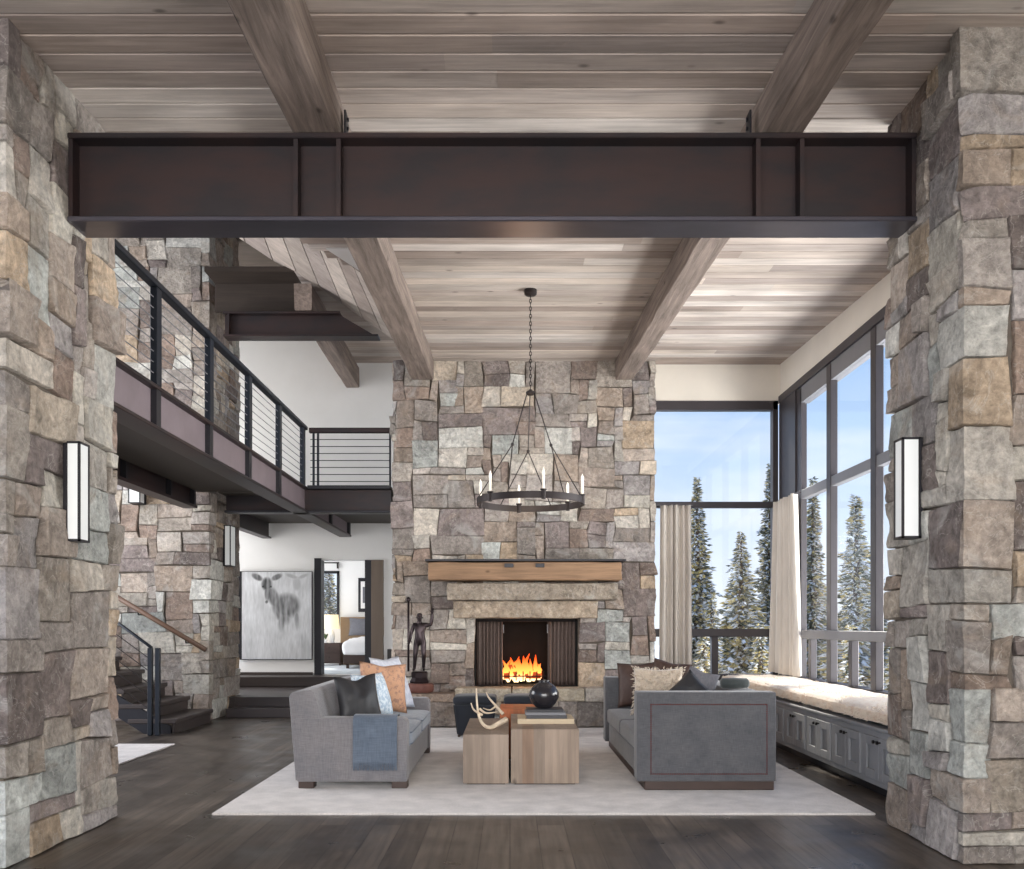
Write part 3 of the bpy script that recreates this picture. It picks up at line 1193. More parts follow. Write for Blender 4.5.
# outer girder
obj('outer_web', MB().box(XGL - .02, XGL + .02, y0g + .4, 12.96, 3.12, 3.45), M['steel'], g)
obj('outer_flange', MB().box(XGL - .1, XGL + .1, y0g + .4, 12.96, 3.08, 3.12), M['steel'], g)
for py in (10.6, 12.0, 12.9):
    obj('stiffener', MB().box(XGL + .02, XGL + .09, py - .03, py + .03, 3.12, 3.45), M['steel_blk'], g)
obj('hall_girder', MB().box(XGL - .0, XGL + .05, 14.65, YH - .02, 3.06, 3.4).box(XGL - .06, XGL + .1, 14.65, YH - .02, 3.03, 3.06), M['steel'], g)
# deck and soffit
obj('deck', MB().box(XGL - .1, XG - .2, y0g, 12.96, zg1 - .03, zg1).box(-4.24, XG - .2, 13.08, 14.6, zg1 - .03, zg1).box(-5.28, -1.77, 14.63, YH - .01, zg1 - .03, zg1).box(XG - .2, -1.77, 13.3, 14.63, zg1 - .03, zg1), M['tread'], g)
obj('soffit', MB().box(XGL + .1, XG - .2, y0g, 12.96, zg1 - .12, zg1 - .03).box(-4.24, XG - .06, 13.08, 14.6, zg1 - .12, zg1 - .03).box(-5.28, -1.77, 14.63, YH - .01, zg1 - .12, zg1 - .03).box(XG - .06, -1.77, 13.45, 14.63, zg1 - .12, zg1 - .03), M['soffit'], g)
# cross girder to the chimney
obj('cross_web', MB().box(-4.22, -1.765, 13.38, 13.42, zg0 + .03, zg1 - .03), M['steel'], g)
obj('cross_flange', MB().rbox(XG + .03, -1.765, 13.26, 13.5, zg1 - .035, zg1 + .02, .006, 1).rbox(-4.22, -1.765, 13.28, 13.5, zg0 - .0, zg0 + .035, .006, 1), M['steel_blk'], g)

# railing along the gallery
zrail = 4.31
rl = thing('gallery_railing', 'black cable railing along the upper gallery edge', 'railing', (XG, 11, zg1 + .003))
obj('handrail', MB().rbox(XG - .05, XG + .035, 6.67, 13.3, zrail - .035, zrail + .02, .012, 2), M['rail'], rl)
for py in posts_y:
    obj('post', MB().rbox(XG - .035, XG + .025, py - .055, py + .055, zg1 + .003, zrail - .035, .005, 1), M['rail'], rl)
for q in range(8):
    zq = zg1 + .1 + q * .092
    obj('cable', MB().tube([(XG - .005, 6.67, zq), (XG - .005, 13.25, zq)], .0045, 6), M['winframe_lt'], rl)
r2 = thing('gallery_railing', 'short black cable railing across the gallery end beside the chimney stones', 'railing', (-2.4, 13.34, zg1 + .023))
obj('handrail', MB().rbox(XG + .045, -1.765, 13.3, 13.38, PZ(432.5, 13.3), PZ(427.5, 13.3), .01, 2), M['steel'], r2)
for px_ in (313, 317.5):
    obj('post', MB().rbox(PX(px_, 13.3) - .014, PX(px_, 13.3) + .014, 13.32, 13.36, zg1 + .023, PZ(432.5, 13.3), .003, 1), M['rail'], r2)
obj('post', MB().rbox(-1.79, -1.765, 13.32, 13.36, zg1 + .023, PZ(432.5, 13.3), .003, 1), M['rail'], r2)
for q, py in enumerate((432.5, 439, 446, 453, 460, 467, 474, 481)):
    zq = PZ(py + 0.5, 13.34)
    obj('cable', MB().tube([(XG + .06, 13.34, zq), (-1.77, 13.34, zq)], .006, 6), M['rail'], r2)

# ------------------------------------------------------------------ fireplace
hb = stone_strip([(-1.45, 12.75), (-1.45, 12.35 + e), (2.0, 12.35 + e), (2.0, 12.75)], 0, .35, 77, cell=.12, res=.05, gain=1.05)
hearth = thing('stone_hearth', 'raised stone hearth ledge running along the foot of the fireplace', 'hearth', (.3, 12.5, 0), kind='thing')
obj('riser_stones', hb, M['stone'], hearth, 'auto')
obj('hearth_core', MB().box(-1.45, 2.0, 12.35 + e, 12.73, 0, .34), M['mortar'], hearth)


def slab(mb, x0, x1, y0, y1, z0, z1, col, seed):
    """rough-faced stone slab"""
    b = bmesh.new()
    bmesh.ops.create_cube(b, size=1)
    for v in b.verts:
        v.co = ((x0 + x1) / 2 + v.co.x * (x1 - x0), (y0 + y1) / 2 + v.co.y * (y1 - y0), (z0 + z1) / 2 + v.co.z * (z1 - z0))
    bmesh.ops.bevel(b, geom=list(b.edges), offset=.012, segments=1, affect='EDGES')
    es = sorted(b.edges, key=lambda q: -q.calc_length())
    for _ in range(4):
        long = [q for q in b.edges if q.calc_length() > .09]
        if not long:
            break
        bmesh.ops.subdivide_edges(b, edges=long, cuts=1, use_grid_fill=True)
    for v in b.verts:
        nv = noise.noise_vector(v.co * 5 + Vector((seed, 0, 0))) * .012 + noise.noise_vector(v.co * 14 + Vector((seed, 0, 0))) * .006
        v.co += nv
    bmesh.ops.triangulate(b, faces=[f for f in b.faces if len(f.verts) > 4])
    mb.bm(b, lin(col))


for (xa, xb2, z0_, z1_, cc, sd) in ((-1.46, -.76, .34, .455, (150, 132, 118), 1), (-.75, .02, .35, .53, (172, 160, 142), 2), (.03, 1.02, .35, .53, (186, 174, 154), 3), (1.03, 2.02, .35, .53, (176, 168, 158), 4)):
    s = MB()
    slab(s, xa, xb2, 12.32, 12.74, z0_, z1_, cc, sd)
    obj('cap_slab', s, M['stone'], hearth, 'auto')

# lintels and mantel
ln = thing('stone_lintel', 'two stepped smooth stone lintels carrying the wooden mantel', 'lintel', (.2, 12.6, PZ(618, 12.5)), kind='thing')
s = MB(); slab(s, PX(447, 12.5), PX(618, 12.5), 12.5, 12.752, PZ(600, 12.5), PZ(580.5, 12.4) - .03, (158, 146, 132), 7)
obj('upper_stone', s, M['stone'], ln, 'auto')
s = MB(); slab(s, PX(453, 12.6), PX(598, 12.6), 12.58, 12.752, PZ(618, 12.6), PZ(601, 12.6), (168, 152, 134), 8)
obj('lower_stone', s, M['stone'], ln, 'auto')
mt = thing('mantel_shelf', 'long honey-coloured wooden mantel beam with dark metal top above the fire', 'mantel', (.2, 12.5, PZ(580, 12.3)), kind='thing')
mz0, mz1 = PZ(580, 12.3), PZ(562, 12.3)
s = MB(); slab(s, PX(428, 12.3), PX(622, 12.3), 12.3, 12.745, mz0, mz1, (136, 108, 84), 12)
obj('timber', s, M['mantel'], mt, 'auto')
obj('metal_top', MB().rbox(PX(425, 12.28), PX(626, 12.28), 12.28, 12.745, mz1 + .012, mz1 + .04, .004, 1), M['steel_blk'], mt)
for px_ in (509, 540):
    obj('iron_strap', MB().rbox(PX(px_ - 4.5, 12.28), PX(px_ + 4.5, 12.28), 12.275, 12.29, mz1 - .075, mz1 - .02, .004, 1), M['steel_blk'], mt)

# firebox
fb = MB()
fb.box(OX0 - .0, OX1, 13.36, 13.46, OZ0, OZ1)
fb.box(OX0 - .02, OX0 + .03, FY + .02, 13.38, OZ0, OZ1).box(OX1 - .03, OX1 + .02, FY + .02, 13.38, OZ0, OZ1)
fb.box(OX0, OX1, FY + .02, 13.38, OZ1 - .02, OZ1 + .02).box(OX0, OX1, FY - .06, 13.38, OZ0 - .03, OZ0 + .004)
struct('firebox', fb, M['firebox'])


def pleats(x0, x1, y, z0, z1, n, amp, name, m, parent=None, thick=.006, seed=1, flare=0.0, smooth=True):
    R = random.Random(seed)
    mb = MB()
    k = n * 10
    rows = 14
    ph = [R.uniform(-.6, .6) for _ in range(n + 2)]
    W = 2 * (k + 1)
    vs, fs = [], []
    for j in range(rows + 1):
        t = j / rows
        z = z0 + (z1 - z0) * t
        for i in range(k + 1):
            s = i / k
            a = s * n
            ii = int(a)
            p = ph[min(ii, n)] * (1 - (a - ii)) + ph[min(ii + 1, n)] * (a - ii)
            am = amp * (1 + .25 * math.sin(a * 2.1 + seed)) * (1 - .25 * t)
            xx = x0 + (x1 - x0) * s + (s - .5) * flare * (1 - t)
            yy = y + am * math.sin(2 * PI * a + p + .5 * (1 - t) * math.sin(a * 1.3 + seed))
            xx += .25 * am * math.sin(2 * PI * a * .5 + seed)
            vs.append((xx, yy, z))
    m_ = k + 1
    tot = len(vs)
    vs += [(a, b + thick, c) for (a, b, c) in vs]
    for j in range(rows):
        for i in range(k):
            q = (j * m_ + i, j * m_ + i + 1, (j + 1) * m_ + i + 1, (j + 1) * m_ + i)
            fs.append(q)
            fs.append(tuple(tot + w for w in q[::-1]))
    for j in range(rows):
        for i in (0, k):
            q = (j * m_ + i, (j + 1) * m_ + i, tot + (j + 1) * m_ + i, tot + j * m_ + i)
            fs.append(q if i == 0 else q[::-1])
    for i in range(k):
        for j in (0, rows):
            q = (j * m_ + i, tot + j * m_ + i, tot + j * m_ + i + 1, j * m_ + i + 1)
            fs.append(q)
    mb.add(vs, fs)
    return mb


fs_ = thing('fire_screen', 'pair of brown folding mesh screens drawn open at the fireplace mouth', 'fire screen', (.2, 12.9, OZ0))
zs0, zs1 = OZ0 + .008, OZ1 - .04
obj('screen_panel', pleats(OX0 + .035, PX(503, 12.9), 12.93, zs0, zs1, 7, .022, 's', M['mesh'], seed=2), M['mesh'], fs_, True)
obj('screen_panel', pleats(PX(548, 12.9), OX1 - .035, 12.93, zs0, zs1, 7, .022, 's', M['mesh'], seed=5), M['mesh'], fs_, True)
obj('screen_rod', MB().tube([(OX0 + .035, 12.93, zs1 + .008), (OX1 - .035, 12.93, zs1 + .008)], .008, 8), M['iron'], fs_)
for px_ in (503.5, 547.5):
    obj('pull_handle', MB().tube([(PX(px_, 12.9), 12.9, zs1 - .04), (PX(px_, 12.9), 12.885, zs1 - .10), (PX(px_, 12.9), 12.9, zs1 - .16)], .008, 6), M['winframe_lt'], fs_)

gr = thing('fire_grate', 'black iron fire grate holding the burning logs', 'grate', (.22, 13.15, OZ0 + .006))
gm = MB()
fxc = PX(523, 13.1)
for q in range(7):
    x = fxc - .3 + q * .1
    gm.tube([(x, 13.0, OZ0 + .2), (x, 13.02, OZ0 + .07), (x, 13.32, OZ0 + .07), (x, 13.36, OZ0 + .22)], .009, 6)
obj('bars', gm, M['iron'], gr)
gm = MB()
gm.tube([(fxc - .33, 13.01, OZ0 + .13), (fxc + .33, 13.01, OZ0 + .13)], .01, 6)
obj('front_rail', gm, M['iron'], gr)
for sx_ in (-.26, .26):
    for yy in (13.06, 13.28):
        obj('foot', MB().tube([(fxc + sx_, yy, OZ0 + .006), (fxc + sx_, yy, OZ0 + .07)], .011, 6), M['iron'], gr)
logs = [((-.28, 13.1, .135), (.26, 13.12, .135), .05), ((-.26, 13.25, .135), (.28, 13.22, .135), .055), ((-.22, 13.15, .24), (.2, 13.22, .25), .05)]
ll = ['front split log glowing low in the fire grate', 'rear log lying deep in the fire grate', 'upper log resting across the two burning logs']
for (a, c, r_), lab in zip(logs, ll):
    tag(obj('firewood_log', MB().tube([(fxc + a[0], a[1], OZ0 + a[2]), (fxc + (a[0] + c[0]) / 2, (a[1] + c[1]) / 2 + .01, OZ0 + (a[2] + c[2]) / 2 + .008), (fxc + c[0], c[1], OZ0 + c[2])], [r_, r_ * 1.08, r_ * .95], 10), M['log'], None, 'auto'), lab, 'log', 'logs burning in the grate')
RF = random.Random(5)
fl = MB()
for q in range(44):
    x = fxc + RF.uniform(-.27, .25)
    y = RF.uniform(13.03, 13.2)
    h = RF.uniform(.12, .33) * (1.05 - abs(x - fxc) * 1.3)
    z = OZ0 + RF.uniform(.03, .18)
    w = RF.uniform(.022, .05)
    dx = RF.uniform(-.05, .05)
    pts = [(x, y, z), (x + dx * .2, y, z + h * .25), (x - dx * .3, y, z + h * .6), (x + dx, y, z + h)]
    fl.tube(pts, [w * .5, w, w * .6, .002], 7)
tag(obj('flames', fl, M['flame'], None, True), 'bright orange flames rising from the fireplace logs', 'fire', kind='stuff')

# ------------------------------------------------------------------ wall sconces
def sconce(label, x0, x1, y0, y1, z0, z1, wall, grp='box lanterns on the stone walls'):
    """box lantern; wall = side of the backplate: 'x0','x1','y1'"""
    t = thing('wall_sconce', label, 'wall light', ((x0 + x1) / 2, (y0 + y1) / 2, z0), grp)
    f = .014
    bp = {'x0': (x0 - .016, x0 + .004, y0 + .004, y1 + .012, z0, z1), 'x1': (x1 - .004, x1 + .016, y0 + .004, y1 + .012, z0, z1), 'y1': (x0 - .01, x1 + .01, y1 - .012, y1 + .03, z0, z1)}[wall]
    obj('backplate', MB().rbox(*bp, .003, 1), M['steel_blk'], t)
    fr = MB()
    for xx in (x0, x1 - f):
        for yy in (y0, y1 - f):
            fr.box(xx, xx + f, yy, yy + f, z0, z1)
    fr.box(x0, x1, y0, y1, z1 - f, z1).box(x0, x1, y0, y1, z0, z0 + f)
    obj('frame', fr, M['steel_blk'], t)
    obj('diffuser', MB().box(x0 + .006, x1 - .006, y0 + .006, y1 - .006, z0 + f, z1 - f), M['opal'], t)
    return t


sconce('tall box lantern glowing on the left stone pier', XL + .022, XL + .116, 5.77, 5.91, PZ(541, 5.77), PZ(441, 5.77), 'x0')
sconce('tall box lantern glowing on the right stone pier', XR - .13, XR - .01, 5.77, 5.9, PZ(538, 5.77), PZ(437, 5.77), 'x1')
sconce('slim lantern on the stair wall corner, beside the deer painting', -4.36, -4.26, 13.72, 13.98, PZ(566, 13.72), PZ(525, 13.72), 'x0')
sconce('lantern half hidden behind the gallery girder above the staircase', PX(128, 12.9), PX(140, 12.9), 12.9, 13.07, PZ(503, 12.9), PZ(478, 12.9), 'y1')

# ------------------------------------------------------------------ staircase
stc = thing('staircase', 'dark open staircase climbing left along the stone wall', 'staircase', (-5, 12.2, 0))
edges = [-4.29, -4.62, -4.95, -5.28, -5.61, -5.94, -6.27, -6.6]
for q, xe in enumerate(edges):
    ztop = .19 * (q + 1)
    obj('tread', MB().rbox(xe - (.62 if q < 2 else .4), xe, 11.55, 13.02, ztop - .06, ztop, .01, 1), M['tread'], stc)
    obj('riser', MB().box(xe - .06, xe - .035, 11.6, 13.0, ztop - .19, ztop - .06), M['tread'], stc)
sm = MB()
sm.prism([(-4.36, 0), (-4.36, .1), (-6.6, 1.4), (-6.6, 1.2), (-4.7, 0)], 'y', 11.56, 11.6)
obj('stringer', sm, M['steel_blk'], stc)
wr = thing('wall_handrail', 'dark wooden handrail sloping down along the stone stair wall', 'handrail', (-5, 12.95, 1.0))
pa, pb = P(100, 587, 12.92), P(206, 650, 12.92)
obj('rail', MB().tube([pa, pb], .035, 10), M['handwood'], wr, True)
for t_ in (.35, .8):
    p = pa.lerp(pb, t_)
    obj('bracket', MB().tube([p, (p.x, p.y + .05, p.z - .08), (p.x, 13.1, p.z - .08)], .012, 6), M['iron'], wr)
fr_ = thing('stair_railing', 'thin black metal stair railing with two newel posts at the staircase foot', 'railing', (-4.5, 11.4, 0))
for px_ in (150, 157.5):
    obj('post', MB().rbox(PX(px_, 11.38) - .028, PX(px_, 11.38) + .028, 11.36, 11.42, 0.002, PZ(648, 11.38), .006, 1), M['rail'], fr_)
pc = P(152, 648, 11.39)
obj('handrail', MB().tube([pc, (pc.x - .08, pc.y, pc.z + .06), P(95, 606, 11.39)], .02, 8), M['rail'], fr_, True)
for q in range(1, 6):
    p0 = Vector((pc.x, pc.y, pc.z - .16 * q))
    obj('cable', MB().tube([p0, p0 + (P(95, 606, 11.39) - pc)], .006, 5), M['iron'], fr_)

# ------------------------------------------------------------------ rugs
rg = MB().rbox(PX(211.5, 6.61), PX(876, 6.61), 6.61, 12.1, 0.0, .018, .006, 1)
tag(obj('area_rug', rg, M['rug']), 'large pale grey rug under the sofas and coffee tables', 'rug')
rg = MB().rbox(-5.6, -3.9, 8.6, 10.5, 0.0, .016, .006, 1)
tag(obj('area_rug', rg, M['rug']), 'small pale rug at the left, near the staircase foot', 'rug')
RZ = .018

# ------------------------------------------------------------------ pillows
def pillow(w, h, t, seed=0, n=16, pinch=.07, flop=0.0):
    vs, fs = [], []
    mb = MB()
    idx = {}
    for side in (1, -1):
        for j in range(n + 1):
            for i in range(n + 1):
                u, v = -1 + 2 * i / n, -1 + 2 * j / n
                if side < 0 and (i in (0, n) or j in (0, n)):
                    idx[(side, i, j)] = idx[(1, i, j)]
                    continue
                x = w / 2 * u * (1 - pinch * (1 - v * v))
                z = h / 2 * v * (1 - pinch * (1 - u * u))
                th = t / 2 * (max(0, (1 - u * u)) * max(0, (1 - v * v))) ** .48
                nz = noise.noise(Vector((u * 2.2 + seed, v * 2.2, side * 3 + seed)))
                th *= 1 + .25 * nz
                # karate-chop dent at the top
                th *= 1 - flop * math.exp(-((u) ** 2) / .12) * max(0, v)
                z -= flop * .12 * h * math.exp(-(u ** 2) / .15) * max(0, v) ** 2
                idx[(side, i, j)] = len(vs)
                vs.append((x, -side * th, z))
    for side in (1, -1):
        for j in range(n):
            for i in range(n):
                q = [idx[(side, i, j)], idx[(side, i + 1, j)], idx[(side, i + 1, j + 1)], idx[(side, i, j + 1)]]
                fs.append(tuple(q) if side > 0 else tuple(q[::-1]))
    mb.add(vs, fs)
    return mb


def place_pillow(label, center, face, size, lean, roll, m, seed, name='throw_pillow', cat='pillow', flop=.2, thick=.16, group=None, fuzzy=0):
    """face: plan direction the front looks to; lean: degrees tipped back; roll: in-plane degrees"""
    mb = pillow(size[0], size[1], thick, seed, flop=flop)
    if fuzzy:
        R = random.Random(seed)
        base = list(mb.v)
        for q in range(fuzzy):
            p = Vector(base[R.randrange(len(base))])
            p += Vector((R.uniform(-.012, .012), 0, R.uniform(-.012, .012)))
            nrm_ = Vector((p.x * .4, p.y * 3, p.z * .4)).normalized()
            e_ = p + nrm_ * R.uniform(.015, .03) + Vector((R.uniform(-.01, .01), R.uniform(-.01, .01), R.uniform(-.012, .004)))
            mb.tube([p, e_], [.006, .0012], 4, cap=False)
    ang = math.atan2(face[0], -face[1])
    Mx = Matrix.Translation(Vector(center)) @ Matrix.Rotation(ang, 4, 'Z') @ Matrix.Rotation(-math.radians(lean), 4, 'X') @ Matrix.Rotation(math.radians(roll), 4, 'Y')
    mb.xf(Mx)
    return tag(obj(name, mb, m, None, True), label, cat, group)


# ------------------------------------------------------------------ left sofa
S0, S1 = 7.59, 9.84
so = thing('sofa', 'light grey sofa facing right, with a throw over its near arm', 'sofa', (-1.35, 8.7, RZ))
bz = .075 + RZ * 0
obj('base', MB().rbox(-1.80, -.885, S0 + .03, S1 - .03, bz, .34, .015), M['sofa1'], so)
for (ya_, yb2) in ((S0, S0 + .17), (S1 - .17, S1)):
    a = MB().prism([(-1.80, bz + .001), (-1.835, .60), (-1.80, .617), (-.90, .617), (-.868, .585), (-.868, bz + .001)], 'y', ya_, yb2, .014, 2)
    obj('arm', a, M['sofa1'], so, 'auto')
bk = MB().prism([(-1.812, bz + .002), (-1.868, .80), (-1.845, .832), (-1.69, .855), (-1.655, .835), (-1.585, .60), (-1.585, .3)], 'y', S0 + .006, S1 - .006, .014, 2)
obj('backrest', bk, M['sofa1'], so, 'auto')
mid = (S0 + S1) / 2
for (ya_, yb2) in ((S0 + .175, mid - .004), (mid + .004, S1 - .175)):
    c_ = obj('seat_cushion', MB().soft(-1.60, -.85, ya_, yb2, .345, .49, .045, .02, 10), M['sofa1_seat'], so, True)
    for zz in (.372, .468):
        obj('piping', MB().tube([(-.862, ya_ + .02, zz), (-.85, ya_ + .06, zz), (-.85, yb2 - .06, zz), (-.862, yb2 - .02, zz)], .006, 6), M['throw'], c_, True)
for (xx, yy) in ((-1.79, S0 + .02), (-1.0, S0 + .02), (-1.79, S1 - .14), (-1.0, S1 - .14)):
    obj('leg', MB().rbox(xx, xx + .13, yy, yy + .12, RZ, bz + .004, .004, 1), M['plinth'], so)

# throw
th = thing('throw_blanket', 'slate blue fringed throw hung over the near sofa arm', 'throw', (-1.12, S0, .24))
path = [(S0 + .186, .50), (S0 + .184, .60), (S0 + .15, .630), (S0 + .09, .634), (S0 + .02, .632), (S0 - .012, .60), (S0 - .016, .5), (S0 - .02, .4), (S0 - .022, .3), (S0 - .024, .245)]
vs, fs = [], []
nx_ = 26
for j, (y, z) in enumerate(path):
    for i in range(nx_ + 1):
        s = i / nx_
        x = PX(353, 7.57) + (PX(397, 7.57) - PX(353, 7.57)) * s
        wv = .004 * math.sin(s * 13 + j * .2) * (j / len(path))
        vs.append((x, y - abs(wv) - (0.004 if j > 4 else 0), z))
tot = len(vs)
vs += [(a, b2 - .006 if jj >= (nx_ + 1) * 5 else b2, c + (.006 if (nx_ + 1) * 2 <= jj < (nx_ + 1) * 5 else 0)) for jj, (a, b2, c) in enumerate(vs)]
W = nx_ + 1
for j in range(len(path) - 1):
    for i in range(nx_):
        q = (j * W + i, j * W + i + 1, (j + 1) * W + i + 1, (j + 1) * W + i)
        fs.append(q[::-1])
        fs.append(tuple(tot + k for k in q))
obj('cloth', MB().add(vs, fs), M['throw'], th, True)
fm = MB()
for q in range(44):
    x = PX(353.6, 7.57) + (PX(396.4, 7.57) - PX(353.6, 7.57)) * q / 43
    fm.tube([(x, S0 - .03, .25), (x + .004 * math.sin(q * 3), S0 - .032, .215), (x + .006 * math.sin(q * 5), S0 - .03, .178)], [.005, .005, .003], 5)
obj('fringe', fm, M['throw'], th)

g_ = 'throw pillows on the light grey sofa'
place_pillow('black throw pillow nearest the throw on the light grey sofa', (-1.352, 8.02, .742), (.55, -.83), (.41, .44), 16, -3, M['black_cloth'], 1, group=g_, flop=.75, thick=.15)
place_pillow('pale blue patterned pillow tucked behind the black one', (-1.285, 8.40, .74), (.86, -.5), (.46, .44), 20, 0, M['blue_cloth'], 2, group=g_, thick=.22, flop=.1)
place_pillow('orange paisley pillow in the middle of the light grey sofa', (-1.25, 8.88, .785), (.52, -.85), (.50, .50), 14, 5, M['orange_cloth'], 3, group=g_, flop=.35, thick=.2)
place_pillow('ice blue pillow leaning near the far arm of the light grey sofa', (-1.22, 9.34, .80), (.88, -.47), (.52, .58), 22, 0, M['ice_cloth'], 4, group=g_)

# ------------------------------------------------------------------ right sofa
T0, T1 = 7.5, 10.28
sx0, sx1 = 1.075, 2.22
s2 = thing('sofa', 'charcoal box-arm sofa with red nailhead trim, facing left', 'sofa', (1.65, 8.9, RZ))
obj('plinth', MB().rbox(sx0 + .05, sx1 - .01, T0 + .03, T1 - .03, RZ, .098, .006, 1), M['plinth'], s2)
obj('base', MB().rbox(sx0 + .035, sx1 - .03, T0 + .1, T1 - .1, .096, .30, .012), M['sofa2'], s2)
na = obj('arm', MB().rbox(sx0 - .015, sx1, T0, T0 + .2, .095, .84, .014, 3), M['sofa2'], s2, 'auto')
obj('arm', MB().rbox(sx0 - .01, sx1, T1 - .2, T1, .095, .815, .014, 3), M['sofa2'], s2, 'auto')
obj('backrest', MB().rbox(sx1 - .22, sx1 - .002, T0 + .19, T1 - .19, .095, .815, .014, 3), M['sofa2'], s2, 'auto')
nm = MB()
nx0, nx1, nz0, nz1 = PX(651, 7.5), PX(767, 7.5), PZ(774, 7.5), PZ(704.5, 7.5)
pts = []
st_ = .018
q = nx0
while q < nx1:
    pts += [(q, nz0), (q, nz1)]
    q += st_
q = nz0
while q < nz1:
    pts += [(nx0, q), (nx1, q)]
    q += st_
for (x, z) in pts:
    nm.add([(x - .0055, T0 - .001, z - .0055), (x + .0055, T0 - .001, z - .0055), (x + .0055, T0 - .001, z + .0055), (x - .0055, T0 - .001, z + .0055), (x, T0 - .006, z)],
           [(0, 1, 4), (1, 2, 4), (2, 3, 4), (3, 0, 4)])
obj('nailhead_trim', nm, M['nail'], na)
m2 = (T0 + T1) / 2
for (ya_, yb2) in ((T0 + .205, m2 - .003), (m2 + .003, T1 - .205)):
    obj('seat_cushion', MB().soft(sx0 + .01, sx1 - .225, ya_, yb2, .305, .465, .035, .015, 10), M['sofa2'], s2, True)
g_ = 'throw pillows on the charcoal sofa'
place_pillow('dark brown hide pillow against the far arm of the charcoal sofa', (1.42, 9.86, .75), (-.35, -.94), (.5, .5), 12, -4, M['brown_cloth'], 11, group=g_)
place_pillow('brown pillow mostly hidden behind the cream fur one', (1.68, 9.58, .775), (-.6, -.8), (.46, .5), 14, 8, M['brown_cloth'], 12, group=g_)
place_pillow('shaggy cream fur pillow on the charcoal sofa', (1.50, 9.12, .74), (-.2, -.98), (.5, .46), 14, 0, M['fur'], 13, group=g_, flop=.1, fuzzy=1800)
place_pillow('black pillow standing on its corner beside the cream fur pillow', (1.655, 8.3, .755), (-.3, -.95), (.34, .34), 12, 45, M['black_cloth'], 14, group=g_, flop=0)
place_pillow('grey flannel pillow behind and right of the black corner-standing pillow', (1.80, 8.62, .77), (-.8, -.6), (.40, .42), 14, 12, M['grey_cloth'], 15, group=g_)
bl = MB().lathe([(0, -.13), (.03, -.13), (.048, -.11), (.052, 0), (.048, .11), (.03, .13), (0, .13)], (0, 0, 0), 20)
bl.xf(Matrix.Translation(Vector((2.045, 8.2, .815 + .054))) @ Matrix.Rotation(math.radians(90), 4, 'Y'))
tag(obj('bolster', bl, M['green_cloth'], None, True), 'small dark green bolster lying on the back of the charcoal sofa', 'bolster')

# ------------------------------------------------------------------ coffee tables
RT = random.Random(8)


def block_table(name, label, x0, x1, y0, y1, z1, nb, tone, seed):
    t = thing(name, label, 'coffee table', ((x0 + x1) / 2, (y0 + y1) / 2, RZ), 'wood block coffee tables')
    R = random.Random(seed)
    m = MB()
    w = (x1 - x0) / nb
    for q in range(nb):
        k = R.uniform(.95, 1.05)
        c = lin([min(255, v * k) for v in (tone if R.random() < .85 else (tone[0], tone[1] * .94, tone[2] * .9))])
        m.box(x0 + q * w, x0 + (q + 1) * w, y0, y1, RZ + .012, z1, c)
    obj('block', m, M['block_wood'], t)
    obj('plinth', MB().box(x0 + .03, x1 - .03, y0 + .03, y1 - .03, RZ, RZ + .012), M['plinth'], t)
    return t


block_table('coffee_table', 'pale wood block table, lower and narrower, under the antlers', PX(463, 7.78), PX(508.6, 7.78), 7.78, 9.15, .452, 5, (142, 127, 114), 4)
block_table('coffee_table', 'pale wood block table, taller and wider, under the stacked books', PX(511, 7.78), PX(579, 7.78), 7.78, 9.15, .497, 6, (144, 128, 114), 9)
block_table('coffee_table', 'reddish wood block table behind, glimpsed between antlers and books', PX(500, 9.22), PX(540, 9.22), 9.22, 9.85, .535, 3, (178, 112, 78), 2)

# books
bk_specs = [(.02, .60, .0, .045, (196, 178, 150), 'wide beige book at the bottom of the coffee table stack'),
            (.10, .50, .046, .074, (70, 70, 74), 'dark grey book second from the bottom under the black vase'),
            (.09, .49, .075, .100, (124, 124, 128), 'mid grey book third from the bottom under the black vase'),
            (.10, .47, .101, .124, (58, 58, 62), 'charcoal book on top of the stack, directly under the vase')]
zt0 = .4985
for q, (xa, xb2, z0_, z1_, cc, lab) in enumerate(bk_specs):
    bx_ = .08
    t = thing('book', lab, 'book', (.3, 8.4, zt0 + z0_), 'books stacked on the coffee table')
    y0_, y1_ = 8.2 + .02 * q, 8.62 - .015 * q
    xa, xb2 = xa + .05 - .0, min(xb2 + .02, .585)
    obj('cover', MB().box(xa, xb2, y0_, y1_, zt0 + z0_, zt0 + z0_ + .004, lin(cc)).box(xa, xb2, y0_, y1_, zt0 + z1_ - .004, zt0 + z1_, lin(cc)).box(xa, xb2, y0_, y0_ + .004, zt0 + z0_ + .004, zt0 + z1_ - .004, lin(cc)), M['paper'], t)
    obj('pages', MB().box(xa + .006, xb2 - .006, y0_ + .004, y1_ - .006, zt0 + z0_ + .004, zt0 + z1_ - .004, lin((226, 220, 208))), M['paper'], t)
# vase
vz = zt0 + .1245
vx, vy = PX(544, 8.42), 8.42
vs_ = MB().lathe([(0, 0), (.06, 0), (.075, .008), (.115, .05), (.14, .105), (.138, .15), (.11, .2), (.07, .232), (.052, .24), (.05, .252), (.058, .262), (.05, .262), (.042, .25), (.04, .235), (0, .2)], (vx, vy, vz), 40)
tag(obj('round_vase', vs_, M['ceramic'], None, True), 'round black glazed vase on top of the stacked books', 'vase')

# antlers
an = thing('deer_antler', 'pair of pale shed antlers lying on the lower block table', 'antler', P(488, 722, 8.2))


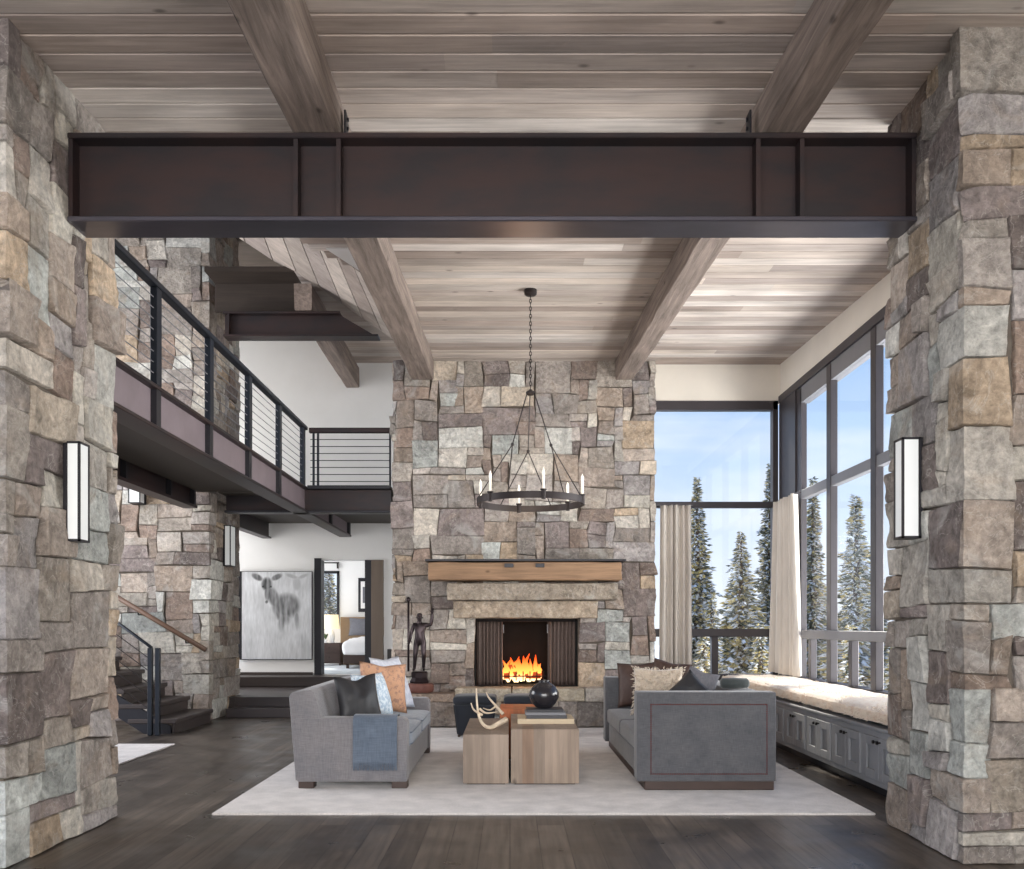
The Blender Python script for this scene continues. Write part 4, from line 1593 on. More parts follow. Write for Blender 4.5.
def bez(pts, n=14):
    pts = [Vector(p) for p in pts]
    out = []
    for i in range(len(pts) - 1):
        p0, p1, p2, p3 = pts[max(0, i - 1)], pts[i], pts[i + 1], pts[min(len(pts) - 1, i + 2)]
        for k in range(n):
            t = k / n
            out.append(.5 * ((2 * p1) + (p2 - p0) * t + (2 * p0 - 5 * p1 + 4 * p2 - p3) * t * t + (3 * p1 - p0 - 3 * p2 + p3) * t ** 3))
    out.append(pts[-1])
    return out


def ant(pp, r0, r1):
    pp = bez(pp, 6)
    n = len(pp)
    return pp, [r0 + (r1 - r0) * i / (n - 1) for i in range(n)]


za = .4525
am = MB()
main = [(P(506, 713, 8.3).x, 8.3, za + .075), (P(499, 717, 8.25).x, 8.22, za + .05), (P(490, 722, 8.2).x, 8.14, za + .02), (P(482, 715, 8.2).x, 8.1, za + .07), (P(478, 703, 8.2).x, 8.1, za + .19), (P(476.5, 688, 8.2).x, 8.14, PZ(688, 8.2))]
am.tube(*ant(main, .028, .006), 9)
for (a, b_, c) in (((482, 715), (474, 710), (471, 703)), ((480, 709), (486, 713), (497, 712))):
    am.tube(*ant([P(a[0], a[1], 8.12), P(b_[0], b_[1], 8.06), P(c[0], c[1], 8.02)], .013, .004), 7)
obj('beam', am, M['antler'], an, True)
am = MB()
am.tube(*ant([P(503, 714, 8.45), P(496, 706, 8.5), P(489, 698, 8.5), P(486, 692, 8.5)], .017, .004), 8)
am.tube(*ant([P(496, 706, 8.5), P(490, 710, 8.47), P(483, 708, 8.44)], .011, .004), 7)
obj('tine', am, M['antler'], an, True)

# ------------------------------------------------------------------ stools by the hearth
def stool(label, x0, x1, y0, y1):
    t = thing('upholstered_stool', label, 'stool', ((x0 + x1) / 2, (y0 + y1) / 2, RZ), 'navy stools by the hearth')
    xm = (x0 + x1) / 2
    m = MB()
    b_ = bmesh.new()
    bmesh.ops.create_cube(b_, size=1)
    for v in b_.verts:
        k = .82 if v.co.z < 0 else 1.0
        v.co = (xm + v.co.x * (x1 - x0) * k, (y0 + y1) / 2 + v.co.y * (y1 - y0) * k, RZ + .015 + (v.co.z + .5) * .40)
    bmesh.ops.bevel(b_, geom=list(b_.edges), offset=.02, segments=3, affect='EDGES')
    m.bm(b_)
    obj('body', m, M['navy'], t, 'auto')
    obj('seat_pad', MB().soft(x0 - .005, x1 + .005, y0 - .005, y1 + .005, RZ + .40, RZ + .50, .04, .02, 8), M['navy'], t, True)
    for xx in (x0 + .07, x1 - .07):
        for yy in (y0 + .07, y1 - .07):
            obj('foot', MB().tube([(xx, yy, RZ), (xx, yy, RZ + .03)], .018, 8), M['plinth'], t)
    return t


stool('navy velvet stool left of the two in front of the hearth', PX(453, 11.05), PX(496, 11.05), 11.05, 11.55)
stool('navy velvet stool right of the two, half hidden by the coffee table', PX(504, 11.05), PX(548, 11.05), 11.05, 11.55)

# ------------------------------------------------------------------ bronze statue
def skin_figure(name, joints, links, radii, m, parent, sub=2, root=0):
    me = bpy.data.meshes.new(name)
    off = origin(parent)
    me.from_pydata([tuple(Vector(p) - off) for p in joints], links, [])
    o = bpy.data.objects.new(name, me)
    C.objects.link(o)
    o.parent = parent
    sm = o.modifiers.new('skin', 'SKIN')
    sm.use_smooth_shade = True
    for i, r_ in enumerate(radii):
        sv = me.skin_vertices[0].data[i]
        sv.radius = (r_, r_) if not isinstance(r_, tuple) else r_
        sv.use_root = (i == root)
    ss = o.modifiers.new('sub', 'SUBSURF')
    ss.levels = sub
    ss.render_levels = sub
    me.materials.append(m)
    return o


SX, SY, SZ = PX(418.5, 12.5), 12.5, .468
stt = thing('bronze_statue', 'dark bronze statue of a man raising one arm beside a tall staff', 'statue', (SX, SY, SZ))
obj('base', MB().lathe([(0, 0), (.165, 0), (.185, .03), (.185, .10), (.165, .125), (0, .125)], (SX + .03, SY, SZ), 32), M['redstone'], stt, 'auto')
obj('pedestal', MB().lathe([(.135, .125), (.14, .15), (.115, .2), (.12, .27), (.10, .29), (0, .29)], (SX + .015, SY, SZ), 8, a0=PI / 8), M['bronze'], stt)
fz = SZ + .29
k_ = .80 / 1.75


def J(x, y, z):
    return (SX + .02 + x * k_, SY + y * k_, fz + z * k_)


joints = [J(0, 0, .95), J(.0, 0, 1.12), J(-.02, 0, 1.32), J(-.02, 0, 1.45), J(-.01, -.02, 1.53), J(-.01, -.03, 1.63), J(-.01, -.03, 1.71),
          J(-.18, 0, 1.41), J(-.27, -.02, 1.16), J(-.29, -.08, .95),          # lowered arm
          J(.16, 0, 1.41), J(.33, -.02, 1.40), J(.38, -.04, 1.66), J(.38, -.05, 1.78),     # raised arm
          J(-.1, 0, .88), J(-.14, -.03, .5), J(-.17, .02, .08), J(-.19, -.12, .03),
          J(.1, 0, .88), J(.12, -.06, .5), J(.11, .03, .08), J(.13, -.12, .03)]
links = [(0, 1), (1, 2), (2, 3), (3, 4), (4, 5), (5, 6), (2, 7), (7, 8), (8, 9), (2, 10), (10, 11), (11, 12), (12, 13),
         (0, 14), (14, 15), (15, 16), (16, 17), (0, 18), (18, 19), (19, 20), (20, 21)]
rr = [.16, .135, .18, .08, .062, .095, .075, .08, .062, .046, .08, .064, .05, .038, .108, .075, .05, .036, .108, .075, .046, .035]
fig = skin_figure('figure', joints, links, [r_ * k_ for r_ in rr], M['bronze'], stt)
lh, rh = Vector(joints[9]), Vector(joints[13])
for (hp, up, nm_) in ((lh, Vector((-.3, -.5, -.8)), 'hand'), (rh, Vector((.05, -.1, 1)), 'hand')):
    hm = MB()
    up = up.normalized()
    side = up.cross(Vector((0, 1, 0))).normalized()
    hm.tube([hp - up * .012, hp + up * .02, hp + up * .04], [.014, .019, .016], 8)
    for f_ in range(4):
        s0 = hp + up * .036 + side * (f_ - 1.5) * .0095
        ln_ = (.03, .036, .034, .026)[f_]
        hm.tube([s0, s0 + up * ln_ * .6 + Vector((0, -.006, 0)), s0 + up * ln_ + Vector((0, -.014, 0))], [.0052, .0048, .0035], 6)
    s0 = hp + up * .006 + side * .018
    hm.tube([s0, s0 + side * .016 + up * .014, s0 + side * .018 + up * .032], [.006, .0055, .004], 6)
    obj('hand', hm, M['bronze'], fig, True)
hd = MB().lathe([(0, -.004), (.028, 0), (.037, .016), (.036, .034), (.022, .048), (0, .052)], (joints[6][0], joints[6][1] + .006, joints[6][2] - .026), 14)
obj('hair', hd, M['bronze'], fig, True)
fcx, fcy, fcz = joints[5][0], joints[5][1] - .044, joints[5][2]
fm = MB().tube([(fcx, fcy + .004, fcz + .022), (fcx, fcy - .012, fcz - .004), (fcx, fcy + .006, fcz - .01)], [.004, .008, .004], 6)
for s_ in (-1, 1):
    fm.tube([(fcx + s_ * .02, fcy + .01, fcz + .016), (fcx + s_ * .012, fcy + .004, fcz + .018)], .003, 6)
    fm.tube([(fcx + s_ * .044, fcy + .045, fcz + .012), (fcx + s_ * .046, fcy + .045, fcz - .012)], .007, 6)
fm.tube([(fcx - .014, fcy + .008, fcz - .026), (fcx, fcy - .001, fcz - .026), (fcx + .014, fcy + .008, fcz - .026)], .004, 6)
obj('face', fm, M['bronze'], fig, True)
stx = PX(408.5, 12.45)
st_m = MB().tube([(stx, 12.44, fz - .0), (stx, 12.44, PZ(600, 12.44))], .015, 8)
st_m.lathe([(0, -.03), (.025, -.02), (.032, .0), (.025, .03), (0, .045)], (stx, 12.44, PZ(600, 12.44)), 12)
obj('staff', st_m, M['bronze'], stt, True)

# ------------------------------------------------------------------ window bench
XB = 3.0
cab = None
zk, ztp = .085, .535
uw = .72
cents = [7.3 + uw * i for i in range(8)]


def cabinet(yc, label):
    t = thing('window_seat_cabinet', label, 'cabinet', (3.3, yc, 0), 'grey cabinets under the window seat')
    ya_, yb2 = yc - uw / 2 + .001, yc + uw / 2 - .001
    obj('body', MB().box(XB + .022, XW - .06, ya_, yb2, zk, ztp), M['cab'], t)
    fr = MB().box(XB, XB + .022, ya_, yb2, ztp - .05, ztp).box(XB, XB + .022, ya_, yb2, zk, zk + .045)
    fr.box(XB, XB + .022, ya_, ya_ + .03, zk + .045, ztp - .05).box(XB, XB + .022, yb2 - .03, yb2, zk + .045, ztp - .05)
    obj('face_frame', fr, M['cab'], t)
    for (da, db, side) in ((ya_ + .033, yc - .002, 1), (yc + .002, yb2 - .033, 0)):
        z0_, z1_ = zk + .048, ztp - .053
        d = MB()
        s_ = .075
        d.rbox(XB - .012, XB + .01, da, da + s_, z0_, z1_, .003, 1).rbox(XB - .012, XB + .01, db - s_, db, z0_, z1_, .003, 1)
        d.rbox(XB - .012, XB + .01, da + s_, db - s_, z1_ - s_, z1_, .003, 1).rbox(XB - .012, XB + .01, da + s_, db - s_, z0_, z0_ + s_, .003, 1)
        dd = obj('door', d, M['cab'], t)
        obj('panel', MB().box(XB + .012, XB + .02, da + s_ - .005, db - s_ + .005, z0_ + s_ - .005, z1_ - s_ + .005), M['cab'], dd)
        ky = db - .035 if side else da + .035
        kb = MB().tube([(XB - .012, ky, z1_ - .035), (XB - .03, ky, z1_ - .035), (XB - .034, ky, z1_ - .035), (XB - .05, ky, z1_ - .035)], [.006, .006, .016, .014], 10)
        obj('knob', kb, M['knob'], dd, True)
    obj('toe_kick', MB().box(XB + .06, XW - .06, ya_, yb2, 0, zk), M['steel_blk'], t)
    return t


order = ['nearest the right stone pier, partly hidden by it', 'second from the right stone pier', 'third from the right stone pier', 'fourth from the right stone pier', 'just past the end of the charcoal sofa',
         'first one hidden behind the charcoal sofa', 'second one behind the charcoal sofa', 'third one behind the charcoal sofa', 'at the far end under the back window']
c0 = cabinet(cents[0], 'grey panelled window seat cabinet ' + order[0])
for q in range(1, 8):
    dup(c0, (0, cents[q] - cents[0], 0), 'grey panelled window seat cabinet ' + order[q])
yend = cents[7] + uw / 2
tag(obj('window_bench', MB().rbox(XB - .02, XW - .035, cents[0] - uw / 2 - .44, yend, ztp, ztp + .03, .006, 1), M['cab']), 'long grey bench top over the window seat cabinets', 'bench')


def bench_cushion(label, y0, y1, seed):
    t = thing('bench_cushion', label, 'cushion', (3.4, (y0 + y1) / 2, ztp + .031), 'shearling cushions on the window seat')
    m = MB().soft(XB + .0, XW - .08, y0, y1, ztp + .06, ztp + .16, .055, .035, 22, wob=.018, seed=seed)
    obj('pad', m, M['shearling'], t, True)
    R = random.Random(seed)
    f_ = MB()
    for q in range(3200):
        y = R.uniform(y0 + .01, y1 - .01)
        if R.random() < .55:
            z = R.uniform(ztp + .075, ztp + .15)
            p = Vector((XB + .004, y, z))
            dr_ = Vector((-1, R.uniform(-.5, .5), R.uniform(-1.0, .2))).normalized()
        else:
            x = R.uniform(XB + .03, XW - .12)
            kx, ky = (x - (XB + XW - .08) / 2) / ((XW - .08 - XB) / 2), (y - (y0 + y1) / 2) / ((y1 - y0) / 2)
            z = ztp + .15 + .035 * max(0, (1 - kx * kx) * (1 - ky * ky)) ** .6 - .006
            p = Vector((x, y, z))
            dr_ = Vector((R.uniform(-.9, .5), R.uniform(-.7, .7), R.uniform(.3, .9))).normalized()
        l_ = R.uniform(.015, .032)
        f_.tube([p, p + dr_ * l_], [.007, .0015], 3, cap=False)
    fo = obj('fleece', f_, M['shearling'], t)
    fo['kind'] = 'stuff'
    return t


bench_cushion('cream shearling cushion on the window seat, nearer the right stone pier', cents[0] - uw / 2 - .4, 9.24, 2)
bench_cushion('cream shearling cushion on the window seat, at the far curtain end', 9.27, yend - .02, 6)

# ------------------------------------------------------------------ curtains
m = pleats(PX(661, 12.75), PX(692, 12.75), 12.84, PZ(672, 12.8), PZ(505, 12.8), 5, .06, 'c', M['curtain'], seed=3, flare=.03)
cu = thing('curtain', 'cream linen curtain beside the fireplace stones', 'curtain', (2.3, 12.84, .6), 'linen curtains')
obj('drape', m, M['curtain'], cu, True)
obj('curtain_track', MB().box(2.08, PX(694, 12.8), 12.82, 12.86, PZ(505, 12.8), PZ(505, 12.8) + .03), M['winframe'], cu)
m = pleats(0, 1.0, 0, PZ(674, 12.1), PZ(498, 12.1), 6, .085, 'c', M['curtain'], seed=7, flare=.42)
m.v = [(3.72 + y - .02 * (x - .5) + 0.06 * (1 - (z - .6) / 2.5) * (0), 12.62 - x * .95, z) for (x, y, z) in m.v]
cu = thing('curtain', 'cream linen curtain gathered at the window corner', 'curtain', (3.75, 12.2, .6), 'linen curtains')
obj('drape', m, M['curtain'], cu, True)
obj('curtain_track', MB().box(3.74, 3.78, 11.68, 12.64, PZ(498, 12.1), PZ(498, 12.1) + .03), M['winframe'], cu)

# ------------------------------------------------------------------ chandelier
dch = 9.76
ccx = PX(530.5, dch)
ch = thing('chandelier', 'black iron ring chandelier with candles hanging before the fireplace', 'chandelier', (ccx, dch, PZ(507, dch)))
zceil = zc(dch)
cx0 = ccx
obj('canopy', MB().lathe([(0, -.062), (.05, -.06), (.068, -.045), (.07, 0)], (cx0, dch, zceil - .002), 20), M['iron'], ch, 'auto')
chn = MB()
ztop, zhub = zceil - .06, PZ(393, dch)
nl = 26
for q in range(nl):
    zc_ = ztop - (q + .5) * (ztop - zhub) / nl
    hh_, ww_ = (ztop - zhub) / nl * .66, .011
    ring = []
    for k in range(9):
        a = 2 * PI * k / 8
        if q % 2:
            ring.append((cx0 + ww_ * math.cos(a), dch, zc_ + hh_ * math.sin(a)))
        else:
            ring.append((cx0, dch + ww_ * math.cos(a), zc_ + hh_ * math.sin(a)))
    chn.tube(ring, .0042, 5, cap=False)
obj('chain', chn, M['iron'], ch)
hubm = MB().lathe([(0, -.03), (.03, -.025), (.05, -.01), (.05, .01), (.02, .03), (0, .035)], (cx0, dch, zhub), 16)
obj('hub', hubm, M['iron'], ch, 'auto')
zring = PZ(502, dch)
Rr = .585
obj('ring', MB().lathe([(Rr, -.035), (Rr, .035), (Rr - .018, .035), (Rr - .018, -.035), (Rr, -.035)], (ccx, dch, zring), 64, cap=False), M['iron'], ch, 'auto')
for q, ang in enumerate((215, 335, 95)):
    a = math.radians(ang)
    node = Vector((ccx + .24 * math.cos(a) * 1.0, dch + .24 * math.sin(a), PZ(447, dch)))
    s_ = Vector((cx0 + .045 * math.cos(a), dch + .045 * math.sin(a), zhub - .005))
    rd = MB()
    rd.tube([s_, node], .0065, 6)
    rd.lathe([(0, -.022), (.016, -.012), (.016, .012), (0, .022)], node, 10)
    for s2_ in (-30, 30):
        a2 = math.radians(ang + s2_)
        rd.tube([node, (ccx + (Rr - .009) * math.cos(a2), dch + (Rr - .009) * math.sin(a2), zring + .03)], .006, 6)
    obj('rod', rd, M['iron'], ch)
for q in range(6):
    a = math.radians(170 + 60 * q - 8)
    p = Vector((ccx + (Rr - .009) * math.cos(a), dch + (Rr - .009) * math.sin(a), zring))
    cp = obj('candle_cup', MB().lathe([(0, -.05), (.022, -.045), (.026, .04), (.034, .05), (.034, .058), (0, .058)], p, 12), M['iron'], ch)
    obj('candle', MB().lathe([(.0125, .05), (.0125, .2), (.016, .21), (.014, .24), (.003, .275), (0, .28)], p, 12), M['wax'], cp, True)

# ------------------------------------------------------------------ deer painting
dp = 16.96
ax0, ax1, az0, az1 = PX(242.5, dp), PX(312, dp), PZ(659, dp), PZ(572, dp)
pt = thing('deer_painting', 'large pale canvas painting of a deer on the hall wall', 'painting', ((ax0 + ax1) / 2, dp, az0))
mb = MB()
NX, NZ = 110, 136


def el(u, v, cu, cv, ru, rv, rot=0.0):
    c_, s_ = math.cos(rot), math.sin(rot)
    du, dv = u - cu, (v - cv) * 1.28
    a = (du * c_ + dv * s_) / ru
    b_ = (-du * s_ + dv * c_) / (rv * 1.28)
    return max(0.0, min(1.0, (1.25 - (a * a + b_ * b_)) / .8))


def paint(u, v):
    n1 = noise.noise(Vector((u * 26, v * 4, 1)))
    n2 = noise.noise(Vector((u * 60, v * 14, 5)))
    n3 = noise.noise(Vector((u * 5, v * 5, 9)))
    bg = .80 + .07 * n1 + .04 * n2 + .05 * n3 - .10 * max(0, .35 - v) * (1 + n1 * 3)
    d = 0.0
    d = max(d, .95 * el(u, v, .36, .86, .08, .08))           # brow
    d = max(d, .8 * el(u, v, .37, .76, .045, .10))           # muzzle
    d = max(d, .85 * el(u, v, .22, .94, .09, .035, -.5))       # ear
    d = max(d, .80 * el(u, v, .50, .94, .085, .032, .45))      # ear
    d = max(d, .75 * el(u, v, .64, .61, .2, .145, .12))
    d = max(d, .6 * el(u, v, .56, .54, .10, .16, .5))        # body
    d = max(d, .7 * el(u, v, .46, .70, .085, .16, .45))        # neck
    d = max(d, .60 * el(u, v, .57, .42, .045, .12, -.06))      # leg
    d = max(d, .50 * el(u, v, .79, .44, .035, .12, .05))
    d = max(d, .28 * el(u, v, .72, .95, .10, .022, -.3))       # second, faint head
    d = max(d, .28 * el(u, v, .88, .95, .08, .02, .4))
    d = max(d, .22 * el(u, v, .79, .86, .06, .08))
    fade = max(0.0, min(1.0, (v - .26) / .2))
    d *= (.75 + .6 * n1 + .35 * n2) * fade
    drip = max(0, n1 - .05) * .5 * max(0, 1 - abs(v - .3) / .35)
    val = bg - .55 * max(0, d) - drip * .4
    val += .25 * el(u, v, .36, .66, .02, .014) * 0
    val -= .35 * el(u, v, .355, .655, .022, .018)               # nose
    val -= .3 * el(u, v, .30, .83, .014, .012) + .3 * el(u, v, .42, .83, .014, .012)
    val = max(.12, min(.93, val))
    return lin((val * 255 * .985, val * 255 * .99, val * 255))


grid = [[paint((i + .0) / NX, (j + .0) / NZ) for i in range(NX + 1)] for j in range(NZ + 1)]
vs = [(ax0 + (ax1 - ax0) * i / NX, dp - .04, az0 + (az1 - az0) * j / NZ) for j in range(NZ + 1) for i in range(NX + 1)]
for j in range(NZ):
    for i in range(NX):
        pass
W = NX + 1
b0 = len(mb.v)
mb.v.extend(vs)
for j in range(NZ):
    for i in range(NX):
        mb.f.append((b0 + j * W + i, b0 + j * W + i + 1, b0 + (j + 1) * W + i + 1, b0 + (j + 1) * W + i))
        mb.c.append((grid[j][i], grid[j][i + 1], grid[j + 1][i + 1], grid[j + 1][i]))
obj('canvas', mb, M['canvas'], pt)
obj('stretcher_frame', MB().box(ax0 - .07, ax1 + .012, dp - .038, dp + .02, az0 - .015, az1 + .012), M['steel_blk'], pt)

# switch plate
tag(obj('switch_plate', MB().rbox(PX(389, YH) - .03, PX(389, YH) + .05, YH - .014, YH - .001, PZ(661, YH), PZ(649, YH), .004, 1), M['outlet']), 'dark switch plate on the white wall right of the bedroom door', 'switch')

# ------------------------------------------------------------------ bedroom furniture
yn = 20.9
ns = thing('nightstand', 'dark brown nightstand under the bedroom window', 'nightstand', (PX(331, yn), yn, ZL))
nx0_, nx1_, nz1_ = PX(318, yn), PX(341, yn), PZ(643, yn)
obj('body', MB().rbox(nx0_, nx1_, yn, 21.28, ZL + .05, nz1_, .008, 1), M['plinth'], ns)
for q in range(2):
    z0_ = ZL + .09 + q * .22
    dw = obj('drawer', MB().rbox(nx0_ + .02, nx1_ - .02, yn - .018, yn, z0_, z0_ + .2, .006, 1), M['plinth'], ns)
    obj('knob', MB().tube([((nx0_ + nx1_) / 2, yn - .018, z0_ + .1), ((nx0_ + nx1_) / 2, yn - .045, z0_ + .1)], [.008, .016], 8), M['knob'], dw)
for xx in (nx0_ + .03, nx1_ - .03):
    for yy in (yn + .04, 21.22):
        obj('leg', MB().box(xx - .02, xx + .02, yy - .02, yy + .02, ZL, ZL + .05), M['plinth'], ns)
lp = thing('table_lamp', 'cream-shaded table lamp on the bedroom nightstand', 'lamp', (PX(330, yn), 21.1, nz1_ + .001))
obj('base', MB().lathe([(0, 0), (.07, 0), (.05, .03), (.075, .12), (.05, .25), (.015, .30), (.015, .36)], (PX(332, 21.1), 21.1, nz1_ + .001), 20), M['white'], lp, True)
obj('shade', MB().lathe([(.20, .33), (.17, .66), (.165, .66), (.195, .33)], (PX(331, 21.1), 21.1, nz1_ + .001), 28, cap=False), M['shade'], lp, True)
pl = thing('potted_plant', 'small green plant in a pot on the nightstand beside the lamp', 'plant', (PX(326, 20.95), 20.98, nz1_ + .001))
px0, py0 = PX(325.5, 20.96), 20.985
obj('pot', MB().lathe([(0, 0), (.035, 0), (.045, .08), (.04, .08), (.035, .06), (0, .06)], (px0, py0, nz1_ + .001), 16), M['white'], pl)
lm = MB()
RL = random.Random(4)
for q in range(36):
    a, tl = RL.uniform(0, 2 * PI), RL.uniform(.2, 1)
    l_ = RL.uniform(.09, .17)
    p0 = Vector((px0, py0, nz1_ + .07))
    p1 = p0 + Vector((math.cos(a) * l_ * tl * .55, math.sin(a) * l_ * tl * .4 - .0, l_))
    sd = Vector((-math.sin(a), math.cos(a), .2)) * .018
    mid_ = p0.lerp(p1, .65)
    lm.add([p0, mid_ + sd, p1, mid_ - sd, mid_ + Vector((0, 0, -.006))], [(0, 1, 4), (1, 2, 4), (2, 3, 4), (3, 0, 4), (0, 3, 2, 1)])
obj('leaves', lm, M['leaf'], pl)
bd = thing('bed', 'bed with tan headboard and white bedding seen through the doorway', 'bed', (PX(365, 20.5), 20.6, ZL))
obj('headboard', MB().rbox(PX(341, 21.4), PX(341, 21.4) + 1.9, 21.32, 21.46, ZL, PZ(617, 21.3), .015, 2), M['headboard'], bd)
obj('bed_frame', MB().rbox(PX(348, 20), PX(348, 20) + 1.75, 19.45, 21.32, ZL + .1, ZL + .3, .02, 2), M['plinth'], bd)
for xx in (PX(348, 20) + .05, PX(348, 20) + 1.65):
    for yy in (19.5, 21.2):
        obj('leg', MB().box(xx, xx + .06, yy, yy + .06, ZL, ZL + .1), M['plinth'], bd)
obj('duvet', MB().soft(PX(348, 20) - .02, PX(348, 20) + 1.77, 19.42, 21.25, ZL + .27, ZL + .60, .1, .1, 14, wob=.03, seed=3), M['bedding'], bd, True)
place_pillow('dark grey pillow propped against the tan headboard', (PX(362, 21.1), 21.04, ZL + .9), (0, -1), (.6, .44), 14, 0, M['grey_cloth'], 21)
pf = thing('framed_picture', 'small black-framed picture on the bedroom wall', 'picture', (PX(365, YB), YB - .03, PZ(612, YB)))
obj('frame', MB().box(PX(358.5, YB), PX(372, YB), YB - .035, YB - .002, PZ(612, YB), PZ(578, YB)), M['steel_blk'], pf)
obj('mat_board', MB().box(PX(361, YB), PX(369.5, YB), YB - .04, YB - .034, PZ(608.5, YB), PZ(581.5, YB)), M['white'], pf)
obj('print', MB().box(PX(363, YB), PX(367.5, YB), YB - .044, YB - .039, PZ(603, YB), PZ(587, YB)), M['grey_cloth'], pf)
cr = thing('curtain_rod', 'thin black curtain rod over the bedroom window', 'curtain rod', (PX(331, YB), YB - .08, PZ(563, YB)))
obj('rod', MB().tube([(PX(312, YB), YB - .09, PZ(563, YB)), (PX(340, YB), YB - .09, PZ(563, YB))], .016, 8), M['iron'], cr)
obj('bracket', MB().box(PX(337.5, YB), PX(338.5, YB), YB - .09, YB - .001, PZ(571, YB) + .06, PZ(563, YB)), M['iron'], cr)

# ------------------------------------------------------------------ outdoors
gb = MB()
RG = random.Random(2)
NXg, NYg = 60, 40
vs = []
for j in range(NYg + 1):
    for i in range(NXg + 1):
        x = -50 + 140 * i / NXg
        y = -10 + 130 * j / NYg
        z = -3.2 + noise.noise(Vector((x * .07, y * .07, 0))) * .8 + max(0, y - 55) * .03
        vs.append((x, y, z))
fs = [(j * (NXg + 1) + i, j * (NXg + 1) + i + 1, (j + 1) * (NXg + 1) + i + 1, (j + 1) * (NXg + 1) + i) for j in range(NYg) for i in range(NXg)]
gb.add(vs, fs)
g0 = struct('ground', gb, M['snow'], smooth=True)


def conifer(seed, Ht, Rt, snow=.45, olive=.25):
    R = random.Random(seed)
    m = MB()
    GREEN = [(92, 96, 78), (112, 112, 90), (128, 124, 96), (78, 84, 74)]
    OLV = [(196, 176, 112), (208, 188, 128), (172, 156, 102)]
    SN = [(240, 240, 240), (226, 228, 230), (246, 244, 240)]
    lv = int(Ht * 9.5)
    for q in range(lv):
        t = (q + R.uniform(0, .6)) / lv
        z = Ht * (.05 + .94 * t)
        rad = Rt * (1 - t) ** .95 * R.uniform(.7, 1.2) + .03
        n = max(5, int(6 + 7 * (1 - t)))
        a0 = R.uniform(0, 6.28)
        for k in range(n):
            a = a0 + 2 * PI * k / n + R.uniform(-.3, .3)
            l = rad * R.uniform(.5, 1.15)
            droop = R.uniform(-.1, .6)
            nseg = max(2, int(l / .21))
            for s in range(nseg):
                f = (s + .7) / nseg
                for side in ((-.5, 0, .5) if s == nseg - 1 else (-1, -.4, .5, 1.1)):
                    aa = a + side * R.uniform(.35, .8)
                    c0_ = Vector((math.cos(a) * l * f * .82, math.sin(a) * l * f * .82, z - droop * l * f * f + R.uniform(-.12, .12)))
                    ls = R.uniform(.2, .42) * (1.1 - .45 * f) * (.32 + .68 * min(1, rad / .7))
                    d = Vector((math.cos(aa), math.sin(aa), -droop * .6 + R.uniform(-.35, .35))).normalized()
                    sd = (Vector((-d.y, d.x, 0)).normalized() + Vector((0, 0, R.uniform(-.6, .6)))) * ls * .2
                    up = Vector((0, 0, ls * .16))
                    p0, p1 = c0_, c0_ + d * ls
                    mdp = p0.lerp(p1, .45)
                    gcol = lin(R.choice(OLV if R.random() < olive else GREEN))
                    tcol = lin(R.choice(SN)) if R.random() < snow else gcol
                    vs_ = [p0, mdp + sd, p1, mdp - sd, mdp + up, mdp - up]
                    m.add(vs_, [(0, 1, 4), (1, 2, 4), (2, 3, 4), (3, 0, 4)], tcol)
                    m.add(vs_, [(1, 0, 5), (2, 1, 5), (3, 2, 5), (0, 3, 5)], gcol)
    return m


def tree(label, px_, pytop, d, width_px, seed, zbase=-3.3, snow=.45, olive=.25, group=None):
    x = PX(px_, d)
    Ht = PZ(pytop, d) - zbase
    Rt = width_px / 2 * d / F * 1.2
    t = thing('snowy_conifer', label, 'tree', (x, d, zbase), group)
    m = conifer(seed, Ht, Rt, snow, olive)
    m.v = [(a + x, b_ + d, c + zbase) for (a, b_, c) in m.v]
    obj('foliage', m, M['needles'], t)
    obj('trunk', MB().tube([(x, d, zbase), (x + .03, d, zbase + Ht * .5), (x, d, zbase + Ht * .97)], [.2, .12, .02], 8), M['bark'], t)
    return t


tree('tall slender snowy conifer right beside the left linen curtain', 697, 476, 25, 80, 1, olive=.4, snow=.6)
tree('broad snow-laden conifer in the middle of the back window', 741, 530, 21, 122, 2, olive=.45, snow=.62)
tree('tall snowy conifer at the right edge of the back window', 770, 462, 25, 66, 3, olive=.25, snow=.55)
tree('slender snowy conifer behind the first pane of the side window', 813, 476, 21, 66, 4, olive=.25, snow=.55)
tree('big snow-covered conifer filling the second pane of the side window', 856, 492, 18, 112, 5, olive=.4, snow=.68)
grp = 'young conifers filling in low behind the windows'
lab = 'young snowy conifer in the dense low stand behind the windows'
for q, (px_, py_, d, w_) in enumerate(((712, 596, 18.5, 58), (704, 636, 15.0, 66), (760, 622, 16, 66), (830, 585, 28, 80), (850, 625, 15, 66), (878, 560, 22, 72), (900, 590, 16, 80), (735, 596, 32, 70))):
    tree(lab, px_, py_, d, w_, 20 + q, olive=.42, snow=.55, group=grp)
tree('snowy conifer seen through the small bedroom window', 329, 560, 27, 60, 41, zbase=-2.5)

# ------------------------------------------------------------------ light
w = bpy.data.worlds.new('sky')
sc.world = w
w.use_nodes = True
N, L = w.node_tree.nodes, w.node_tree.links
bg = N['Background']
tc = N.new('ShaderNodeTexCoord')
sp = N.new('ShaderNodeSeparateXYZ')
L.new(tc.outputs['Generated'], sp.inputs[0])
cr = N.new('ShaderNodeValToRGB')
e_ = cr.color_ramp.elements
e_[0].position = 0.0
e_[0].color = (*lin((232, 236, 244)), 1)
e_[1].position = .62
e_[1].color = (*lin((96, 142, 210)), 1)
x = e_.new(.16)
x.color = (*lin((192, 212, 240)), 1)
x = e_.new(.30)
x.color = (*lin((148, 184, 230)), 1)
L.new(sp.outputs['Z'], cr.inputs['Fac'])
mp = N.new('ShaderNodeMapping')
mp.inputs['Scale'].default_value = (2, 2, 7)
L.new(tc.outputs['Generated'], mp.inputs['Vector'])
